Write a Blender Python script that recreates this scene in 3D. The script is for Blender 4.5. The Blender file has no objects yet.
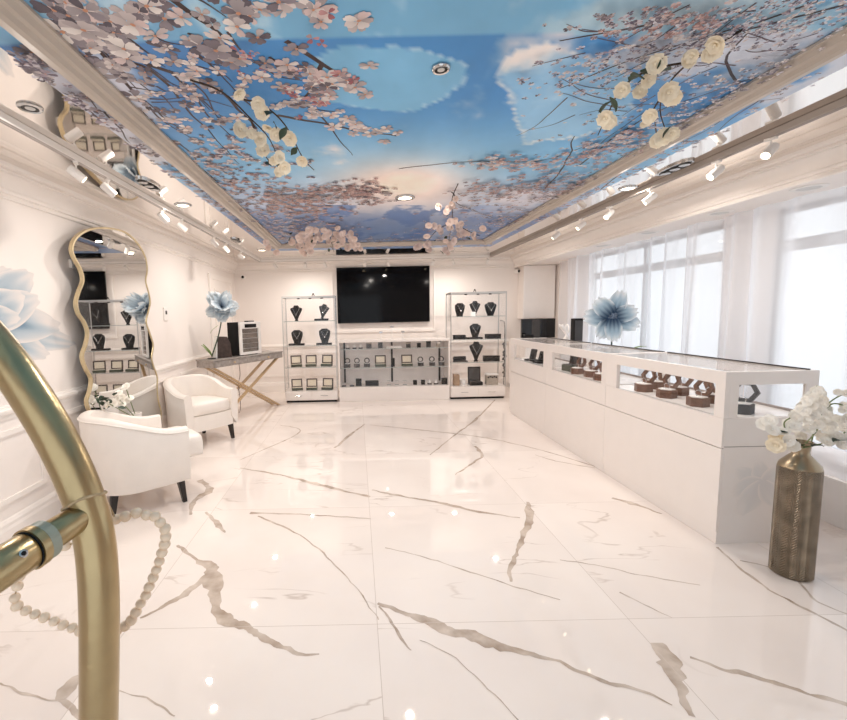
import bpy, bmesh, math, random
from mathutils import Vector, Matrix, noise
random.seed(7)
C = bpy.context.scene.collection
PI = math.pi
def R(d): return math.radians(d)

# ------------------------------------------------------------------ camera model
F, CX, CY, H = 437.2, 356.9, 360.5, 1.5
yaw, pitch, roll = -0.00082, 0.10519, -0.02156
fwd = Vector((math.sin(yaw)*math.cos(pitch), math.cos(yaw)*math.cos(pitch), -math.sin(pitch)))
rt0 = Vector((math.cos(yaw), -math.sin(yaw), 0)); up0 = rt0.cross(fwd)
RT = rt0*math.cos(roll)+up0*math.sin(roll); UP = up0*math.cos(roll)-rt0*math.sin(roll)
EYE = Vector((0, 0, H))
def ray(px, py): return RT*((px-CX)/F) - UP*((py-CY)/F) + fwd
def at_x(px, py, x): d = ray(px, py); return EYE+d*(x/d.x)
def at_y(px, py, y): d = ray(px, py); return EYE+d*(y/d.y)
def at_z(px, py, z): d = ray(px, py); return EYE+d*((z-H)/d.z)
def at_plane(px, py, p0, n): d = ray(px, py); return EYE+d*((Vector(p0)-EYE).dot(n)/d.dot(n))
def proj(p):
    q = Vector(p)-EYE; w = q.dot(fwd)
    return (q.dot(RT)/w*F+CX, -q.dot(UP)/w*F+CY)

# ------------------------------------------------------------------ materials
def lin(c): return tuple(((v/255)/12.92 if v/255 <= .04045 else ((v/255+.055)/1.055)**2.4) for v in c)+(1,)
def mat(name, rgb, rough=.5, metal=0., var=.04, scale=8., bump=0., bscale=40., spec=.5, coat=0., emit=None, estr=0.):
    m = bpy.data.materials.new(name); m.use_nodes = True
    nt = m.node_tree; b = nt.nodes['Principled BSDF']
    c = lin(rgb)
    tc = nt.nodes.new('ShaderNodeTexCoord')
    if var > 0:
        n = nt.nodes.new('ShaderNodeTexNoise'); n.inputs['Scale'].default_value = scale
        n.inputs['Detail'].default_value = 3
        r = nt.nodes.new('ShaderNodeValToRGB')
        r.color_ramp.elements[0].position = .3; r.color_ramp.elements[1].position = .7
        r.color_ramp.elements[0].color = tuple(v*(1-var) for v in c[:3])+(1,)
        r.color_ramp.elements[1].color = tuple(min(1, v*(1+var)) for v in c[:3])+(1,)
        nt.links.new(tc.outputs['Object'], n.inputs['Vector'])
        nt.links.new(n.outputs['Fac'], r.inputs['Fac']); nt.links.new(r.outputs['Color'], b.inputs['Base Color'])
    else: b.inputs['Base Color'].default_value = c
    b.inputs['Roughness'].default_value = rough; b.inputs['Metallic'].default_value = metal
    b.inputs['Specular IOR Level'].default_value = spec
    b.inputs['Coat Weight'].default_value = coat
    if bump > 0:
        n2 = nt.nodes.new('ShaderNodeTexNoise'); n2.inputs['Scale'].default_value = bscale
        bp = nt.nodes.new('ShaderNodeBump'); bp.inputs['Strength'].default_value = bump; bp.inputs['Distance'].default_value = .01
        nt.links.new(tc.outputs['Object'], n2.inputs['Vector'])
        nt.links.new(n2.outputs['Fac'], bp.inputs['Height']); nt.links.new(bp.outputs['Normal'], b.inputs['Normal'])
    if emit:
        b.inputs['Emission Color'].default_value = lin(emit); b.inputs['Emission Strength'].default_value = estr
    return m
def glass(name, tint=(1, 1, 1), refl=1.0):
    m = bpy.data.materials.new(name); m.use_nodes = True; nt = m.node_tree
    nt.nodes.clear()
    o = nt.nodes.new('ShaderNodeOutputMaterial'); t = nt.nodes.new('ShaderNodeBsdfTransparent'); g = nt.nodes.new('ShaderNodeBsdfGlossy')
    t.inputs['Color'].default_value = tint+(1,); g.inputs['Roughness'].default_value = .02
    fr = nt.nodes.new('ShaderNodeLayerWeight'); fr.inputs['Blend'].default_value = .5
    pw = nt.nodes.new('ShaderNodeMath'); pw.operation = 'POWER'; pw.inputs[1].default_value = 5
    mu = nt.nodes.new('ShaderNodeMath'); mu.operation = 'MULTIPLY_ADD'; mu.inputs[1].default_value = .55*refl; mu.inputs[2].default_value = .025*refl
    mx = nt.nodes.new('ShaderNodeMixShader')
    nt.links.new(fr.outputs['Facing'], pw.inputs[0]); nt.links.new(pw.outputs[0], mu.inputs[0]); nt.links.new(mu.outputs[0], mx.inputs[0])
    nt.links.new(t.outputs[0], mx.inputs[1]); nt.links.new(g.outputs[0], mx.inputs[2]); nt.links.new(mx.outputs[0], o.inputs[0])
    return m
def attr_mat(name, rough=.5, spec=.4, trans=0.):
    m = bpy.data.materials.new(name); m.use_nodes = True; nt = m.node_tree; b = nt.nodes['Principled BSDF']
    a = nt.nodes.new('ShaderNodeAttribute'); a.attribute_name = 'Col'
    nt.links.new(a.outputs['Color'], b.inputs['Base Color'])
    b.inputs['Roughness'].default_value = rough; b.inputs['Specular IOR Level'].default_value = spec
    if trans > 0:
        t = nt.nodes.new('ShaderNodeBsdfTranslucent'); nt.links.new(a.outputs['Color'], t.inputs['Color'])
        mx = nt.nodes.new('ShaderNodeMixShader'); mx.inputs[0].default_value = trans
        o = nt.nodes['Material Output']
        nt.links.new(b.outputs[0], mx.inputs[1]); nt.links.new(t.outputs[0], mx.inputs[2]); nt.links.new(mx.outputs[0], o.inputs[0])
    return m

M = {}
M['wall'] = mat('wall_paint', (241, 234, 229), .55, var=.01, scale=2)
M['trim'] = mat('trim_paint', (243, 237, 232), .4, var=.01)
M['mould'] = mat('ceiling_moulding_paint', (184, 173, 162), .4, var=.05, scale=3)
M['mirror_ceiling'] = mat('mirror_stretch_ceiling', (240, 235, 230), .035, 1.0, var=0)
M['white'] = mat('white_laminate', (238, 231, 226), .3, var=.01)
M['whitegloss'] = mat('white_gloss', (242, 238, 235), .12, var=.01)
M['groove'] = mat('shadow_gap_grey', (150, 140, 135), .7)
M['black'] = mat('black_velvet', (24, 23, 24), .75, var=.15, spec=.3)
M['blackgloss'] = mat('black_gloss', (10, 10, 12), .08, var=.05)
M['screen'] = mat('tv_screen', (7, 7, 9), .08, var=.02, spec=.18)
M['darkmetal'] = mat('dark_metal', (48, 45, 44), .4, .6)
M['chrome'] = mat('chrome', (205, 205, 205), .15, 1., var=0)
M['steel'] = mat('satin_aluminium', (196, 194, 192), .3, .9, var=.02)
M['silver'] = mat('silver_chain', (220, 220, 220), .2, 1., var=0)
M['brass'] = mat('brushed_brass', (178, 158, 120), .28, 1., var=.06, scale=30, bump=.04, bscale=120)
M['goldframe'] = mat('gold_mirror_frame', (206, 188, 152), .4, .6)
M['mirror'] = mat('mirror_glass', (225, 226, 226), .01, 1., var=0)
M['walnut'] = mat('walnut', (104, 72, 56), .45, var=.25, scale=60)
M['walnutdark'] = mat('dark_walnut', (70, 54, 48), .45, var=.2, scale=60)
M['greenbox'] = mat('dark_green_leatherette', (62, 68, 54), .5, var=.15)
M['greybox'] = mat('charcoal_velvet', (70, 68, 68), .7, var=.1)
M['cream'] = mat('cream_lining', (236, 226, 206), .7, var=.03)
M['pearl'] = mat('white_velvet', (240, 238, 236), .6, var=.02)
M['tan'] = mat('tan_card', (170, 142, 116), .6, var=.08)
M['taupe'] = mat('taupe_card', (168, 158, 146), .6, var=.1, scale=40)
M['leather'] = mat('white_leather', (236, 229, 222), .42, var=.02, bump=.05, bscale=90)
M['darkwood'] = mat('black_brown_leg', (26, 21, 20), .35, var=.1)
M['greywood'] = mat('weathered_grey_wood', (158, 150, 144), .55, var=.22, scale=22, bump=.1, bscale=30)
M['goldwood'] = mat('gold_leg', (196, 168, 132), .4, .1, var=.1)
M['stem'] = mat('branch_bark', (66, 52, 44), .8, var=.2)
M['greenstem'] = mat('green_stem', (110, 124, 78), .6, var=.15)
M['leaf'] = mat('dark_leaf', (44, 62, 44), .5, var=.25)
M['palegreen'] = mat('pale_green_leaf', (150, 172, 112), .5, var=.12)
M['petal'] = mat('cream_petal', (242, 231, 208), .6, var=.05, scale=30)
M['pinkpetal'] = mat('blush_petal', (226, 206, 196), .6, var=.08, scale=30)
M['whitepetal'] = mat('white_petal', (250, 246, 238), .6, var=.03, scale=30)
M['pollen'] = mat('yellow_centre', (206, 168, 96), .7)
M['bead'] = mat('whitewashed_wood_bead', (236, 214, 190), .75, var=.12, scale=50, bump=.2, bscale=160)
M['jute'] = mat('jute_string', (188, 164, 130), .9, var=.2, scale=120)
M['gasket'] = mat('grey_gasket', (150, 154, 140), .35)
M['lamp'] = mat('lit_lamp', (255, 244, 224), .4, var=0, emit=(255, 236, 205), estr=5)
M['lampoff'] = mat('frosted_lens', (205, 203, 200), .4, var=.02)
M['fabric'] = mat('white_cloth', (240, 240, 244), .8, var=.02)
M['glass'] = glass('clear_glass')
M['doorglass'] = glass('door_glass', refl=.25)
M['edge'] = mat('glass_edge_grey', (175, 182, 180), .2)
M['petalblue'] = attr_mat('blue_organza', .7, .2, .35)
M['mural'] = attr_mat('printed_mural', .35, .25)
M['white_plastic'] = mat('white_plastic', (236, 232, 228), .35, var=.01)

def curtain_mat():
    m = bpy.data.materials.new('sheer_curtain'); m.use_nodes = True; nt = m.node_tree; nt.nodes.clear()
    o = nt.nodes.new('ShaderNodeOutputMaterial')
    tr = nt.nodes.new('ShaderNodeBsdfTransparent'); tl = nt.nodes.new('ShaderNodeBsdfTranslucent'); df = nt.nodes.new('ShaderNodeBsdfDiffuse')
    tl.inputs['Color'].default_value = (.9, .93, .98, 1); df.inputs['Color'].default_value = (.9, .92, .97, 1)
    a = nt.nodes.new('ShaderNodeMixShader'); a.inputs[0].default_value = .5
    b = nt.nodes.new('ShaderNodeMixShader')
    lw = nt.nodes.new('ShaderNodeLayerWeight'); lw.inputs['Blend'].default_value = .5
    mr = nt.nodes.new('ShaderNodeMapRange'); mr.inputs['To Min'].default_value = .5; mr.inputs['To Max'].default_value = 1.0
    nt.links.new(lw.outputs['Facing'], mr.inputs['Value'])
    nt.links.new(mr.outputs[0], b.inputs[0])
    nt.links.new(tl.outputs[0], a.inputs[1]); nt.links.new(df.outputs[0], a.inputs[2])
    nt.links.new(tr.outputs[0], b.inputs[1]); nt.links.new(a.outputs[0], b.inputs[2]); nt.links.new(b.outputs[0], o.inputs[0])
    return m
M['curtain'] = curtain_mat()

def floor_mats():
    out = []
    for kind in ('polished_marble_tile', 'marble_vein'):
        m = bpy.data.materials.new(kind); m.use_nodes = True; nt = m.node_tree; b = nt.nodes['Principled BSDF']
        b.inputs['Roughness'].default_value = .02; b.inputs['Specular IOR Level'].default_value = .5
        N = nt.nodes.new; L = nt.links.new
        tc = N('ShaderNodeTexCoord'); br = N('ShaderNodeTexBrick')
        mp = N('ShaderNodeMapping'); mp.inputs['Location'].default_value = (-.07, -1.98, 0)
        L(tc.outputs['Object'], mp.inputs['Vector']); L(mp.outputs[0], br.inputs['Vector'])
        br.offset = 0; br.inputs['Scale'].default_value = 1
        br.inputs['Brick Width'].default_value = 1.22; br.inputs['Row Height'].default_value = 1.3
        br.inputs['Mortar Size'].default_value = .0016; br.inputs['Mortar Smooth'].default_value = .1
        br.inputs['Color1'].default_value = (0, 0, 0, 1); br.inputs['Color2'].default_value = (1, 1, 1, 1)
        n1 = N('ShaderNodeTexNoise'); n1.inputs['Scale'].default_value = .9; n1.inputs['Detail'].default_value = 6
        add = N('ShaderNodeVectorMath'); add.operation = 'MULTIPLY_ADD'; add.inputs[1].default_value = (9, 5, 3)
        L(br.outputs['Color'], add.inputs[0]); L(tc.outputs['Object'], add.inputs[2])
        L(add.outputs[0], n1.inputs['Vector'])
        # fine veins: thin band of a distorted noise
        n2 = N('ShaderNodeTexNoise'); n2.inputs['Scale'].default_value = .75; n2.inputs['Detail'].default_value = 5; n2.inputs['Distortion'].default_value = .6
        mp2 = N('ShaderNodeMapping'); mp2.inputs['Rotation'].default_value = (0, 0, R(38)); mp2.inputs['Scale'].default_value = (.7, 2.2, 1)
        L(add.outputs[0], mp2.inputs['Vector']); L(mp2.outputs[0], n2.inputs['Vector'])
        s = N('ShaderNodeMath'); s.operation = 'SUBTRACT'; s.inputs[1].default_value = .5; L(n2.outputs['Fac'], s.inputs[0])
        ab = N('ShaderNodeMath'); ab.operation = 'ABSOLUTE'; L(s.outputs[0], ab.inputs[0])
        vr = N('ShaderNodeMapRange'); vr.inputs['From Min'].default_value = 0; vr.inputs['From Max'].default_value = .007
        vr.inputs['To Min'].default_value = .5; vr.inputs['To Max'].default_value = 0; L(ab.outputs[0], vr.inputs['Value'])
        cl = N('ShaderNodeMath'); cl.operation = 'MULTIPLY'; n3 = N('ShaderNodeTexNoise'); n3.inputs['Scale'].default_value = 1.6
        L(add.outputs[0], n3.inputs['Vector'])
        th = N('ShaderNodeMapRange'); th.inputs['From Min'].default_value = .48; th.inputs['From Max'].default_value = .6; L(n3.outputs['Fac'], th.inputs['Value'])
        L(vr.outputs[0], cl.inputs[0]); L(th.outputs[0], cl.inputs[1])
        base = N('ShaderNodeValToRGB'); base.color_ramp.elements[0].position = .3; base.color_ramp.elements[1].position = .65
        base.color_ramp.elements[0].color = lin((230, 219, 212)); base.color_ramp.elements[1].color = lin((241, 232, 225))
        L(n1.outputs['Fac'], base.inputs['Fac'])
        mx = N('ShaderNodeMix'); mx.data_type = 'RGBA'; L(cl.outputs[0], mx.inputs['Factor']); L(base.outputs[0], mx.inputs[6])
        mx.inputs[7].default_value = lin((172, 152, 138))
        src = mx.outputs[2]
        if kind == 'marble_vein':
            n4 = N('ShaderNodeTexNoise'); n4.inputs['Scale'].default_value = 9; n4.inputs['Detail'].default_value = 8; L(tc.outputs['Object'], n4.inputs['Vector'])
            vc = N('ShaderNodeValToRGB'); vc.color_ramp.elements[0].position = .3; vc.color_ramp.elements[1].position = .75
            vc.color_ramp.elements[0].color = lin((164, 146, 130)); vc.color_ramp.elements[1].color = lin((222, 208, 196))
            L(n4.outputs['Fac'], vc.inputs['Fac']); src = vc.outputs[0]
        mo = N('ShaderNodeMix'); mo.data_type = 'RGBA'; L(br.outputs['Fac'], mo.inputs['Factor']); L(src, mo.inputs[6])
        mo.inputs[7].default_value = lin((205, 192, 182)); L(mo.outputs[2], b.inputs['Base Color'])
        out.append(m)
    return out
M['floor'], M['vein'] = floor_mats()

def vase_mat():
    m = mat('hammered_bronze', (142, 128, 110), .36, .7, var=.3, scale=14)
    nt = m.node_tree; b = nt.nodes['Principled BSDF']
    tc = nt.nodes.new('ShaderNodeTexCoord'); sp = nt.nodes.new('ShaderNodeSeparateXYZ'); nt.links.new(tc.outputs['Object'], sp.inputs[0])
    at = nt.nodes.new('ShaderNodeMath'); at.operation = 'ARCTAN2'; nt.links.new(sp.outputs['Y'], at.inputs[0]); nt.links.new(sp.outputs['X'], at.inputs[1])
    pp = nt.nodes.new('ShaderNodeMath'); pp.operation = 'PINGPONG'; pp.inputs[1].default_value = .22; nt.links.new(at.outputs[0], pp.inputs[0])
    ml = nt.nodes.new('ShaderNodeMath'); ml.operation = 'MULTIPLY_ADD'; ml.inputs[1].default_value = 44; nt.links.new(pp.outputs[0], ml.inputs[0])
    z = nt.nodes.new('ShaderNodeMath'); z.operation = 'MULTIPLY'; z.inputs[1].default_value = 420; nt.links.new(sp.outputs['Z'], z.inputs[0]); nt.links.new(z.outputs[0], ml.inputs[2])
    sn = nt.nodes.new('ShaderNodeMath'); sn.operation = 'SINE'; nt.links.new(ml.outputs[0], sn.inputs[0])
    bp = nt.nodes.new('ShaderNodeBump'); bp.inputs['Strength'].default_value = .8; bp.inputs['Distance'].default_value = .005
    nt.links.new(sn.outputs[0], bp.inputs['Height']); nt.links.new(bp.outputs[0], b.inputs['Normal'])
    return m
M['vase'] = vase_mat()

# ------------------------------------------------------------------ mesh builder
class MB:
    def __init__(s): s.v = []; s.f = []; s.mi = []; s.col = []; s.ci = (1, 1, 1)
    def add(s, vs, fs, mi=0, col=None):
        o = len(s.v); s.v += [tuple(v) for v in vs]
        for k in fs: s.f.append(tuple(i+o for i in k)); s.mi.append(mi)
        if col is not None: s.col += (col if isinstance(col, list) else [col]*len(vs))
        else: s.col += [s.ci]*len(vs)
        return s
    def box(s, x0, x1, y0, y1, z0, z1, bev=0., T=None, mi=0):
        bm = bmesh.new(); bmesh.ops.create_cube(bm, size=1)
        for v in bm.verts: v.co = Vector((x0+(v.co.x+.5)*(x1-x0), y0+(v.co.y+.5)*(y1-y0), z0+(v.co.z+.5)*(z1-z0)))
        if bev > 0:
            bev = min(bev, .45*min(abs(x1-x0), abs(y1-y0), abs(z1-z0)))
            bmesh.ops.bevel(bm, geom=bm.edges[:]+bm.verts[:], offset=bev, segments=2, affect='EDGES', profile=.5)
        if T: bmesh.ops.transform(bm, matrix=T, verts=bm.verts)
        bm.verts.ensure_lookup_table()
        s.add([v.co for v in bm.verts], [[v.index for v in f.verts] for f in bm.faces], mi); bm.free(); return s
    def tube(s, pts, r, n=10, caps=True, closed=False, mi=0, T=None):
        pts = [Vector(p) for p in pts]
        rs = r if isinstance(r, (list, tuple)) else [r]*len(pts)
        vs = []; fs = []; m = len(pts); prev = None
        for i, p in enumerate(pts):
            if closed: t = pts[(i+1) % m]-pts[i-1]
            else: t = pts[min(i+1, m-1)]-pts[max(i-1, 0)]
            t.normalize()
            if prev is None:
                a = Vector((0, 0, 1)) if abs(t.z) < .9 else Vector((1, 0, 0)); u = t.cross(a).normalized()
            else: u = (prev-t*prev.dot(t)).normalized()
            prev = u; w = t.cross(u)
            for k in range(n):
                q = p+(u*math.cos(2*PI*k/n)+w*math.sin(2*PI*k/n))*rs[i]; vs.append(T@q if T else q)
        for i in range(m if closed else m-1):
            for k in range(n):
                a, b = i*n+k, i*n+(k+1) % n; j = (i+1) % m
                fs.append((a, b, j*n+(k+1) % n, j*n+k))
        if caps and not closed: fs.append(tuple(range(n))[::-1]); fs.append(tuple((m-1)*n+k for k in range(n)))
        return s.add(vs, fs, mi)
    def lathe(s, prof, n=24, c=(0, 0, 0), T=None, sx=1, sy=1, mi=0):
        vs = []; fs = []
        for r, z in prof:
            for k in range(n):
                q = Vector((c[0]+r*sx*math.cos(2*PI*k/n), c[1]+r*sy*math.sin(2*PI*k/n), c[2]+z)); vs.append(T@q if T else q)
        for i in range(len(prof)-1):
            for k in range(n): fs.append((i*n+k, i*n+(k+1) % n, (i+1)*n+(k+1) % n, (i+1)*n+k))
        fs.append(tuple(range(n))[::-1]); fs.append(tuple((len(prof)-1)*n+k for k in range(n)))
        return s.add(vs, fs, mi)
    def prism(s, outline, a, b, T=None, mi=0):   # outline in xy, from z=a to z=b
        n = len(outline); vs = [Vector((x, y, a)) for x, y in outline]+[Vector((x, y, b)) for x, y in outline]
        if T: vs = [T@v for v in vs]
        fs = [tuple(range(n))[::-1], tuple(range(n, 2*n))]+[(i, (i+1) % n, n+(i+1) % n, n+i) for i in range(n)]
        return s.add(vs, fs, mi)
    def ringprism(s, out, inn, a, b, T=None, mi=0):
        n = len(out); vs = [Vector((x, y, z)) for z in (a, b) for o in (out, inn) for x, y in o]
        if T: vs = [T@v for v in vs]
        fs = []
        for i in range(n):
            j = (i+1) % n
            fs += [(i, j, 2*n+j, 2*n+i), (n+j, n+i, 3*n+i, 3*n+j), (j, i, n+i, n+j), (2*n+i, 2*n+j, 3*n+j, 3*n+i)]
        return s.add(vs, fs, mi)
    def grid(s, nu, nv, fn, mi=0, colfn=None, wrap=False):
        vs = [fn(i/(nu-1), j/(nv-1)) for i in range(nu) for j in range(nv)]
        fs = [(i*nv+j, (i+1)*nv+j, (i+1)*nv+j+1, i*nv+j+1) for i in range(nu-1) for j in range(nv-1)]
        if wrap: fs += [((nu-1)*nv+j, j, j+1, (nu-1)*nv+j+1) for j in range(nv-1)]
        col = [colfn(i/(nu-1), j/(nv-1)) for i in range(nu) for j in range(nv)] if colfn else None
        return s.add(vs, fs, mi, col)
    def sphere(s, c, r, n=12, m=8, sz=1):
        pr = [(max(1e-4, r*math.sin(PI*i/m)), -r*sz*math.cos(PI*i/m)) for i in range(m+1)]
        return s.lathe(pr, n, c)
    def data(s, name, mats, smooth=False, colors=False, ang=None):
        me = bpy.data.meshes.new(name); me.from_pydata(s.v, [], s.f); me.validate(clean_customdata=False)
        for m in (mats if isinstance(mats, (list, tuple)) else [mats]): me.materials.append(m)
        if len(me.polygons) == len(s.mi): me.polygons.foreach_set('material_index', s.mi)
        if colors:
            ca = me.color_attributes.new('Col', 'FLOAT_COLOR', 'POINT')
            ca.data.foreach_set('color', [x for c in s.col for x in (c[0], c[1], c[2], 1)])
        bm = bmesh.new(); bm.from_mesh(me); bmesh.ops.recalc_face_normals(bm, faces=bm.faces); bm.to_mesh(me); bm.free()
        if smooth:
            me.polygons.foreach_set('use_smooth', [True]*len(me.polygons))
            me.set_sharp_from_angle(angle=R(ang or 42))
        me.update(); return me
    def build(s, name, mats, parent=None, smooth=False, colors=False, off=None, ang=None):
        if off is None and parent is not None:
            w = Vector((0, 0, 0)); p = parent
            while p: w += p.location; p = p.parent
            off = w
        elif off is None: off = Vector((0, 0, 0))
        s.v = [(x-off[0], y-off[1], z-off[2]) for x, y, z in s.v]
        o = bpy.data.objects.new(name, s.data(name, mats, smooth, colors, ang)); C.objects.link(o)
        if parent: o.parent = parent
        else: o.location = off
        return o
    def local(s, name, mats, parent, smooth=False, colors=False, ang=None):
        return s.build(name, mats, parent, smooth, colors, off=(0, 0, 0), ang=ang)

def tag(o, label, cat, group=None, kind=None):
    o['label'] = label; o['category'] = cat
    if group: o['group'] = group
    if kind: o['kind'] = kind
    return o
def thing(name, label, cat, loc=(0, 0, 0), rz=0, group=None):
    o = bpy.data.objects.new(name, None); C.objects.link(o); o.location = loc; o.rotation_euler = (0, 0, rz)
    return tag(o, label, cat, group)
def dup(root, label, loc, rz=0, group=None, scale=None):
    r = root.copy(); C.objects.link(r); r.location = loc; r.rotation_euler = (0, 0, rz); r['label'] = label
    if group: r['group'] = group
    if scale: r.scale = scale
    for ch in list(root.children):
        c = ch.copy(); C.objects.link(c); c.parent = r
        for g in ch.children: d = g.copy(); C.objects.link(d); d.parent = c
    return r
def struct(name, mb, m, smooth=False, ang=None):
    o = mb.build(name, m, None, smooth, ang=ang); o['kind'] = 'structure'; return o
def catmull(pts, k=6, closed=False):
    P = [Vector(p) for p in pts]; out = []; n = len(P)
    for i in range(n if closed else n-1):
        if closed: a, b, c, d = P[i-1], P[i], P[(i+1) % n], P[(i+2) % n]
        else: a, b, c, d = P[max(i-1, 0)], P[i], P[i+1], P[min(i+2, n-1)]
        for j in range(k):
            t = j/k
            out.append(.5*((2*b)+(c-a)*t+(2*a-5*b+4*c-d)*t*t+(3*b-a-3*c+d)*t**3))
    if not closed: out.append(P[-1])
    return out

# ------------------------------------------------------------------ room shell
XL, XH, XC, XW, YB, YF, ZC, ZS = -2.35, 3.09, 3.52, 3.78, 8.6, -1.0, 2.52, 2.345

fl = MB(); fl.box(XL-.1, XW+.1, YF, YB+.1, -.05, 0)
veins = [   # px polyline, widths px
 ([(178, 545), (200, 562), (212, 572), (216, 600), (222, 618), (245, 628), (268, 640), (290, 652), (319, 655)], [2, 6, 14, 10, 14, 9, 7, 5, 2]),
 ([(212, 572), (190, 590), (165, 606), (140, 618)], [4, 8, 5, 2]),
 ([(378, 603), (400, 612), (430, 622), (462, 634), (490, 643), (520, 651), (560, 662), (600, 680), (640, 690), (672, 706)], [3, 6, 10, 12, 12, 6, 4, 4, 3, 2]),
 ([(380, 606), (392, 622), (402, 640), (412, 650)], [2, 3, 2, 1]),
 ([(240, 468), (280, 475), (320, 485), (370, 497)], [1.5, 3, 4, 3]),
 ([(372, 490), (400, 496), (440, 503), (480, 512), (520, 518)], [2, 3, 4, 3, 2]),
 ([(250, 513), (290, 514), (330, 516), (371, 519)], [3, 2, 2, 1]),
 ([(258, 516), (300, 535), (335, 565), (360, 592), (378, 620)], [2, 1.5, 1.5, 1.2, 1]),
 ([(385, 548), (420, 556), (470, 572), (520, 588), (560, 600)], [1, 1.3, 1.3, 1.5, 1]),
 ([(528, 502), (530, 515), (524, 535), (518, 550), (510, 570), (512, 582)], [3, 7, 4, 4, 4, 2]),
 ([(612, 498), (630, 503), (648, 509), (662, 514)], [3, 6, 4, 1]),
 ([(656, 643), (670, 660), (676, 680), (685, 700), (690, 716)], [10, 22, 10, 8, 5]),
 ([(690, 657), (715, 666), (745, 674), (780, 684), (820, 697), (850, 706)], [3, 5, 7, 5, 6, 5]),
 ([(717, 547), (740, 568), (770, 590), (800, 606), (850, 632)], [2, 2, 3, 3, 3]),
 ([(740, 560), (790, 575), (815, 600), (850, 615)], [1.5, 2, 2, 1.5]),
 ([(495, 400), (475, 420), (455, 435), (430, 455)], [1, 2, 1.5, 1]),
 ([(365, 424), (350, 435), (335, 448)], [1, 3, 2]),
 ([(370, 425), (420, 430), (480, 437), (540, 450), (600, 468)], [1, 1.5, 2, 1.5, 2]),
 ([(475, 446), (482, 455), (470, 465), (455, 475)], [3, 3, 2, 1]),
 ([(280, 425), (300, 432), (240, 460)], [1, 1.5, 1]),
 ([(200, 480), (210, 490), (195, 500), (190, 515)], [4, 8, 5, 2]),
 ([(206, 512), (218, 525), (224, 533)], [2, 5, 1]),
 ([(0, 683), (20, 692), (45, 698), (60, 700)], [2, 2, 1.5, 1.5]),
 ([(60, 700), (72, 683), (82, 675)], [8, 14, 4]),
 ([(60, 700), (76, 712), (84, 722)], [3, 6, 3]),
 ([(120, 690), (150, 700), (175, 716)], [1, 2, 1]),
 ([(560, 560), (600, 566), (640, 575), (700, 585)], [1, 1.3, 1.3, 1]),
 ([(620, 592), (645, 605), (672, 618)], [2, 1.5, 1]),
 ([(535, 455), (560, 462), (595, 468)], [1, 1.5, 1]),
 ([(420, 640), (450, 655), (500, 700), (520, 722)], [1, 1, 1.2, 1]),
]
rv = random.Random(3)
for pl, ws in veins:
    P = [at_z(x, y, 0) for x, y in pl]
    pts = catmull(P, 8); m = len(pts)-1
    L_, R_ = [], []
    for i, p in enumerate(pts):
        t = i/8; k = min(int(t), len(ws)-2); w = ws[k]+(ws[k+1]-ws[k])*(t-k) if i < m else ws[-1]
        q = pts[min(i+1, m)]-pts[max(i-1, 0)]; q.z = 0; q.normalize(); nrm = Vector((-q.y, q.x, 0))
        wm = w*(p-EYE).dot(fwd)/F
        j1 = noise.noise(p*9)*.5+noise.noise(p*31)*.35; j2 = noise.noise(p*9+Vector((5, 5, 5)))*.5+noise.noise(p*31+Vector((7, 1, 3)))*.35
        c = p+nrm*noise.noise(p*14)*.012
        a = c+nrm*wm*(.55+j1); b = c-nrm*wm*(.55+j2); a.z = b.z = .0004+.000002*i+.00012*(veins.index((pl, ws)) % 6)
        L_.append(a); R_.append(b)
    fl.add(L_+R_, [(i, i+1, len(pts)+i+1, len(pts)+i) for i in range(m)], 1)
struct('floor', fl, [M['floor'], M['vein']])

struct('ceiling', MB().box(XL-.1, XH+.02, YF, YB+.1, ZC, ZC+.08), M['mirror_ceiling'])
struct('ceiling.001', MB().box(XH, XW+.12, YF, YB+.1, ZS, ZC+.08), M['wall'])
struct('wall_left', MB().box(XL-.1, XL, YF, YB+.1, 0, ZC+.08), M['wall'])
struct('wall_back', MB().box(XL, XW+.1, YB, YB+.1, 0, ZC+.08), M['wall'])
wfm = MB(); wfm.box(XL, -1.5, YF-.12, YF, 0, ZC+.08); wfm.box(1.0, XW+.1, YF-.12, YF, 0, ZC+.08); wfm.box(-1.5, 1.0, YF-.12, YF, 2.25, ZC+.08)
struct('wall_front', wfm, M['wall'])
# window wall with two openings
wr = MB()
op = [(.4, 4.02), (4.55, 7.15)]
ys = [YF]+[v for o in op for v in o]+[YB]
for i in range(0, len(ys), 2): wr.box(XW, XW+.12, ys[i], ys[i+1], 0, ZS)
for a, b in op: wr.box(XW, XW+.12, a, b, 0, .3)
struct('wall_right', wr, M['wall'])
for i, (a, b) in enumerate(op):
    wf = MB(); n = 3 if i == 0 else 2
    for k in range(n+1):
        y = a+(b-a)*k/n; y = min(max(y, a+.025), b-.025); wf.box(XW+.03, XW+.08, y-.025, y+.025, .3, ZS)
    for z in (.325, 2.02, ZS-.025): wf.box(XW+.035, XW+.075, a, b, z-.025 if z != 2.02 else z-.05, z+.025 if z != 2.02 else z+.05)
    f = struct(f'window_{i+1}', wf, M['steel'])
    MB().box(XW+.05, XW+.058, a+.02, b-.02, .32, ZS-.01).build('pane', M['glass'], f)
struct('trim_1', MB().box(3.22, XW, .6, YB, 0, .32, .004), M['whitegloss'])   # low window ledge

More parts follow.
